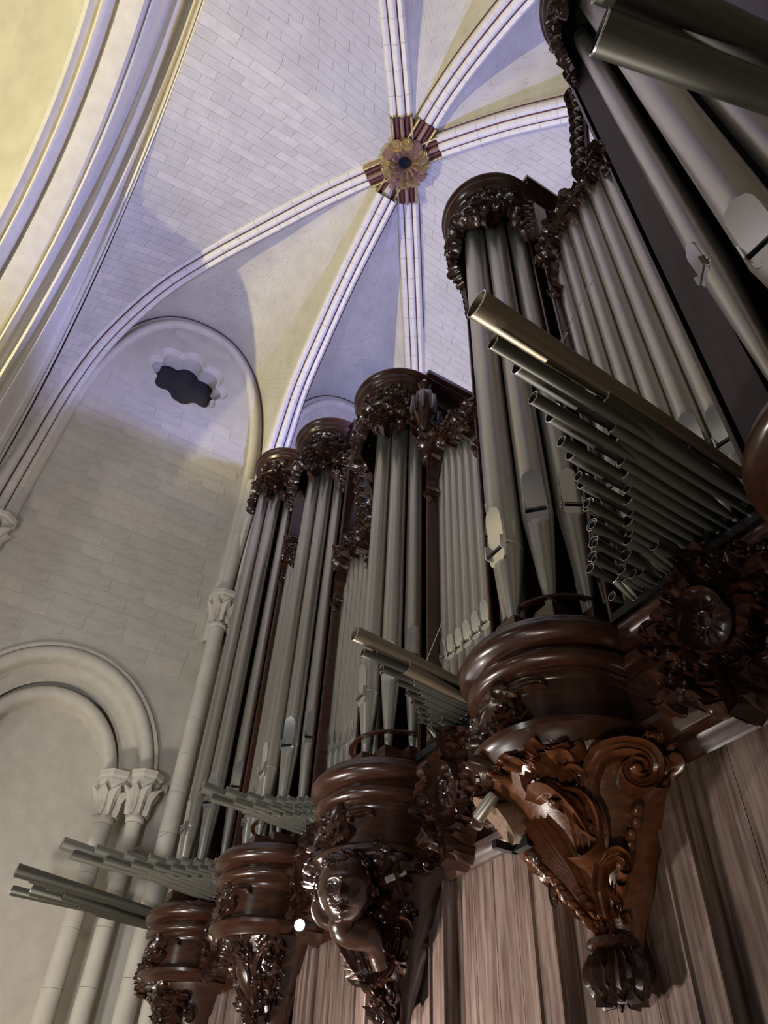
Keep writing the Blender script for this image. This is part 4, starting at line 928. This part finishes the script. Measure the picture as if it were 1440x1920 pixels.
# flat pipes of the bays (x, radius, lip)
BP = {'DE': ([(-.792, .0235, 1.33), (-.738, .0245, 1.34), (-.682, .027, 1.33), (-.622, .029, 1.30), (-.561, .0305, 1.245), (-.497, .032, 1.195)], lambda i: 2.60+.035*i, 1.075),
      'CD': ([(-1.548, .0185, 1.262), (-1.508, .0195, 1.255), (-1.466, .020, 1.252), (-1.424, .021, 1.25), (-1.380, .0215, 1.252), (-1.334, .0225, 1.26), (-1.286, .0235, 1.27)], lambda i: 2.17+.02*i, 1.085),
      'BC': ([(-2.282, .0225, 1.27), (-2.236, .0215, 1.26), (-2.192, .021, 1.252), (-2.150, .020, 1.25), (-2.108, .0195, 1.25), (-2.068, .019, 1.255), (-2.028, .0185, 1.262)], lambda i: 2.27-.02*i, 1.085),
      'AB': ([(-3.0, .031, 1.25), (-2.94, .029, 1.28), (-2.88, .027, 1.31), (-2.825, .026, 1.33), (-2.772, .024, 1.34)], lambda i: 2.75-.035*i, 1.075)}
BN = {'DE': 'between the right-of-centre and nearest towers', 'CD': 'between the middle and right-of-centre towers', 'BC': 'left of the middle tower', 'AB': 'between the two left towers'}
ORDN = ['first', 'second', 'third', 'fourth', 'fifth', 'sixth', 'seventh', 'eighth', 'ninth', 'tenth', 'eleventh', 'twelfth', 'thirteenth', 'fourteenth']
for k, (L, ft, yy) in BP.items():
    for i, (x, r, zl) in enumerate(L):
        pipe(x, yy, r, 1.04, zl, ft(i), 8 if x > BX else -8, '%s thin pipe from the left, %s' % (ORDN[i], BN[k]), 'flat pipes %s' % BN[k], name='bay_pipe', n=24)
# small inner pipes glimpsed behind the tower feet
for k, dx, y in (('D', .10, 1.12), ('D', .05, 1.10), ('D', .14, 1.17), ('C', .05, 1.10), ('C', .10, 1.12), ('B', .05, 1.10), ('A', .05, 1.08)):
    X = TW[k][0]; pipe(X+dx, y, .014, 1.0, 1.16, 2.2, 35, '%s small inner pipe behind the feet of the %s tower pipes' % ({.05: 'leftmost', .10: 'middle', .14: 'rightmost'}[dx], NM[k]), 'small inner pipes', name='inner_pipe', n=16)
    MB().lathe([(.13, 1.055), (.135, 1.05), (.135, 1.045), (.12, 1.045)], X, 1.05, 20).build('rack_board', M_WOOD, case) if dx == .05 else None

# ================================================================== HORIZONTAL REEDS (chamade)
def horn_meshes():
    out = {}
    n = 20
    prof = [(.16, 0), (.20, .02), (.30, .05), (.52, .2), (.74, .5), (.90, .8), (1.0, 1.0), (.955, 1.0), (.88, .85), (.62, .55)]
    for m_, nm in ((M_HORN, 'dull'), (M_BRASS, 'brass'), (M_HORN2, 'tin')):
        mb = MB(); mb.lathe(prof, 0, 0, n); o = mb.build('resonator', m_, None, origin=(0, 0, 0), local=True, sharp=50); out[nm] = o.data; bpy.data.objects.remove(o)
    mb = MB(); mb.lathe([(.0, -.005), (.22, -.005), (.25, .0), (.25, .02), (.20, .025), (.17, .05)], 0, 0, 12); o = mb.build('boot', M_LIP, None, origin=(0, 0, 0), local=True); out['boot'] = o.data; bpy.data.objects.remove(o)
    mb = MB(); mb.lathe([(.99, -.08), (1.025, -.07), (1.025, .01), (.94, .02)], 0, 0, n); o = mb.build('rim', M_LIP, None, origin=(0, 0, 0), local=True); out['rim'] = o.data; bpy.data.objects.remove(o)
    mb = MB(); mb.lathe([(.12, .0), (.42, .0), (.42, .012), (.12, .012), (.12, .0)], 0, 0, 14); o = mb.build('washer', M_LIP, None, origin=(0, 0, 0), local=True); out['washer'] = o.data; bpy.data.objects.remove(o)
    out['fat'] = None
    return out
HMSH = horn_meshes()
def horn(T, Mo, r, label, group, kind='dull', washer=False, flare=1.0):
    d = wp(Mo)-wp(T); L = d.length; t = bpy.data.objects.new('reed_horn', None); C.objects.link(t); t.empty_display_size = .02
    t.location = wp(T); t.rotation_euler = d.to_track_quat('Z', 'X').to_euler(); t['_o'] = tuple(T); tag(t, label, 'reed pipe', group)
    for nm, key in (('resonator', kind), ('boot', 'boot'), ('rim', 'rim'))+((('tuning_washer', 'washer'),) if washer else ()):
        o = bpy.data.objects.new(nm, HMSH[key]); C.objects.link(o); o.parent = t
        if key == 'washer': o.location = (0, -r*K*.5, L*.50); o.scale = (r*K*.75, r*K*.75, K*.25); o.rotation_euler = (.5, .3, 0)
        elif key == 'rim': o.location = (0, 0, L); o.scale = (r*K,)*3
        else: o.scale = (r*K, r*K, L)
    return t
SIZE = lambda i, n: 'longest' if i == 0 else ('shortest' if i == n-1 else ORDN[i]+' longest')
# rows for the bay on the outer right (x of the horn, mouth y); mirrored about the middle tower
ROWS = {
 'big': ([(-.450, .387, .0185), (-.495, .505, .0158), (-.540, .610, .0142), (-.585, .690, .0130), (-.625, .750, .0118), (-.662, .795, .0112), (-.697, .835, .0106), (-.730, .868, .0100), (-.762, .893, .0090), (-.790, .912, .0086)], 1.018, .985, 5.0),
 'bigb': ([(-.470, .430, .0150), (-.517, .545, .0135), (-.560, .640, .0120), (-.603, .715, .0112), (-.644, .770, .0105), (-.680, .815, .0100), (-.714, .852, .0094), (-.747, .880, .0086)], 1.030, .965, 3.0),
 'mid': ([(-.468, .648, .0150), (-.514, .716, .0130), (-.554, .777, .0120), (-.592, .822, .0110), (-.630, .858, .0104), (-.665, .890, .0098), (-.699, .915, .0090), (-.733, .935, .0082)], 1.0, .952, 9.0),
 'midb': ([(-.490, .690, .0125), (-.534, .750, .0112), (-.573, .800, .0104), (-.611, .842, .0098), (-.648, .876, .0090)], 1.008, .948, 7.0),
 'short': ([(-.640, .925, .0072), (-.668, .935, .0070), (-.695, .943, .0068), (-.722, .950, .0066), (-.748, .956, .0064), (-.772, .960, .0062), (-.795, .965, .0058), (-.655, .945, .0064), (-.683, .952, .0062), (-.710, .958, .0060), (-.737, .963, .0058), (-.762, .968, .0056)], 1.0, .946, 4.0)}
HB = {'DE': 'fan of dark horns at the right', 'CD': 'fan of horns beside the middle tower', 'BC': 'grey fan of horns left of the middle tower', 'AB': 'grey fan of horns at the far left'}
RN = {'big': 'top row', 'bigb': 'second row', 'mid': 'front row', 'midb': 'fourth row', 'short': 'short cluster'}
def bay_horns(k, mir, rows, sc, xref, xnew, kind='dull', hi=()):
    for rk in rows:
        L, ty, tz, el = ROWS[rk]; n = len(L)
        for i, (x, my, r) in enumerate(L):
            xx = xnew+(x-xref)*sc*(-1 if mir else 1)
            ln = (ty-my)*(sc if sc < 1 else 1); m_y = ty-ln; mz = tz+ln*math.tan(radians(el))
            kd = 'brass' if (rk, i) in hi else kind
            lab = '%s %shorn, %s, %s' % (SIZE(i, n) if rk != 'short' else 'small', 'brassy ' if kd == 'brass' else '', RN[rk], HB[k])
            zz_ = tz-(.008*(i % 2) if rk == 'short' else 0); mz += (.012*((i*7) % 3) if rk == 'short' else 0)
            if rk == 'short': lab = 'tiny flared horn low by the ledge, %s' % HB[k]
            horn((xx, ty, zz_), (xx, m_y, mz), r*{'big': 1.3, 'bigb': .85, 'mid': 1.55, 'midb': 1.0, 'short': 1.7}[rk]*(sc**.5), lab, 'trumpet pipes %s' % BN[k], kd, washer=(rk == 'mid' and i < 7 and k == 'DE'))
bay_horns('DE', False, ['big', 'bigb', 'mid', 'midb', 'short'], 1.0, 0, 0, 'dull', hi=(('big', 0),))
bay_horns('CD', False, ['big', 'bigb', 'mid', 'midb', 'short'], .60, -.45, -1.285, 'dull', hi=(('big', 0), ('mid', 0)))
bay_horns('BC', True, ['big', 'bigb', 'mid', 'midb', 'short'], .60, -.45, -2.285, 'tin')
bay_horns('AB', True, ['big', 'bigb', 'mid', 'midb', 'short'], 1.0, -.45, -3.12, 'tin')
for i, (T, Mo, r) in enumerate([((.12, 1.02, .96), (-.083, .31, 1.075), .027), ((.127, 1.02, 1.02), (-.040, .29, 1.133), .030)]):
    horn(T, Mo, r, ['huge near horn with open mouth at the top right corner', 'huge horn cut by the top edge at the right corner'][i], 'horns of the right wing', 'dull')
LW = [(-3.545, .30, .020, 1.062), (-3.575, .37, .018, 1.058), (-3.605, .45, .0165, 1.052), (-3.635, .53, .015, 1.045), (-3.66, .60, .014, 1.04)]
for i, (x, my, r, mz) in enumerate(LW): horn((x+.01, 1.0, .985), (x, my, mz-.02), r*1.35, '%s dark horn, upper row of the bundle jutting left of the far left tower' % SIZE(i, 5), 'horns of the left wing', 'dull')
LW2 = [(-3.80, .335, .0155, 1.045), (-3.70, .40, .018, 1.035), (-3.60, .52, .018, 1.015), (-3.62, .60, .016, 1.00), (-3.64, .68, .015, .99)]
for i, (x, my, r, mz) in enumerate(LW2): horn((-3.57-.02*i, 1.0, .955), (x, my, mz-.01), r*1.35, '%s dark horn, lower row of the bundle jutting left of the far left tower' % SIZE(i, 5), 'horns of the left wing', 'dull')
# supports and guy wires for the horns
def wire(a, b, lab, r=.0009, sag=0):
    t = tag(MB().tube([(a[0]+(b[0]-a[0])*s, a[1]+(b[1]-a[1])*s, a[2]+(b[2]-a[2])*s-sag*4*s*(1-s)) for s in (0, .25, .5, .75, 1)], r, 5).build('guy_wire', M_WIRE), lab, 'wire', 'guy wires of the horns'); return t
wire((-.84, 1.03, 1.98), (-.45, .72, 1.47), 'thin steel wire crossing the bay pipes at the upper right')
wire((-.845, 1.03, 1.975), (-.79, 1.028, 1.985), 'short thick twist of wire on the post right of centre', .0022)
wire((-1.52, 1.05, 1.36), (-1.56, .97, 1.10), 'short bright wire rising from the horns beside the middle tower', .0012)
wire((-3.33, .95, 1.35), (-3.12, .60, 1.03), 'faint wire slanting to the horns at the left')
# ================================================================== LAMPS
def lamp(p, aim, lab, on, L=.05, r=.012):
    t = thing('spot_lamp', lab, 'lamp', p); d = (Vector(aim)-Vector(p)).normalized(); a = Vector(p)
    MB().tube([a, a+d*L*.2, a+d*L], [r*.8, r, r], 16).build('housing', M_IRON if on else M_TIN, t); MB().tube([a+d*L, a+d*(L+.003)], [r*.85, r*.8], 16).build('lens', M_LAMP if on else M_GREY, t)
    MB().tube([a+d*L*.3, a+d*L*.3+Vector((.0, .05, .012)), a+d*L*.3+Vector((.0, .12, .012))], .004, 8).build('arm', M_IRON, t); return t

lamp((-2.03, .925, .610), (-.9, -.1, .3), 'lit spot lamp with glaring white lens beside the second corbel from left', True, .03, .016)
lamp((-1.60, .985, .645), (-1.66, .9, .60), 'small black lamp on an arm right of the child\'s head corbel', False, .05, .009)
lamp((-1.125, .895, .640), (-1.17, .88, .60), 'grey tube lamp fixed to the left edge of the large corbel', False, .055, .013)
tb = thing('clamp_bracket', 'black angled bracket clamped on the left edge of the large corbel', 'bracket', (-1.13, .95, .56))
MB().box((-1.145, .94, .545), (-1.095, .955, .565)).box((-1.15, .90, .545), (-1.138, .955, .56)).build('arm', M_IRON, tb, smooth=False)
MB().ball((-1.10, .965, .53), .013, 10).build('knob', M_CARVE, tb)
rg = thing('iron_ring', 'thin iron ring hanging under the bracket of the large corbel', 'ring', (-1.10, 1.0, .48))
MB().tube([(-1.10+.010*cos(a), .995+.0*a, .475+.026*sin(a)) for a in [2*pi*q/20 for q in range(21)]], .0022, 6, cap=False).build('hoop', M_IRON, rg)
def pt(name, p, power, color, size): 
    l = bpy.data.lights.new(name, 'POINT'); l.energy = power; l.color = color; l.shadow_soft_size = size
    o = bpy.data.objects.new(name, l); C.objects.link(o); o.location = wp(p); return o
spot('lamp_beam', (-1.985, .885, .600), (-1.0, .95, .35), 320, (1.0, .95, .92), .02, 165, .9)
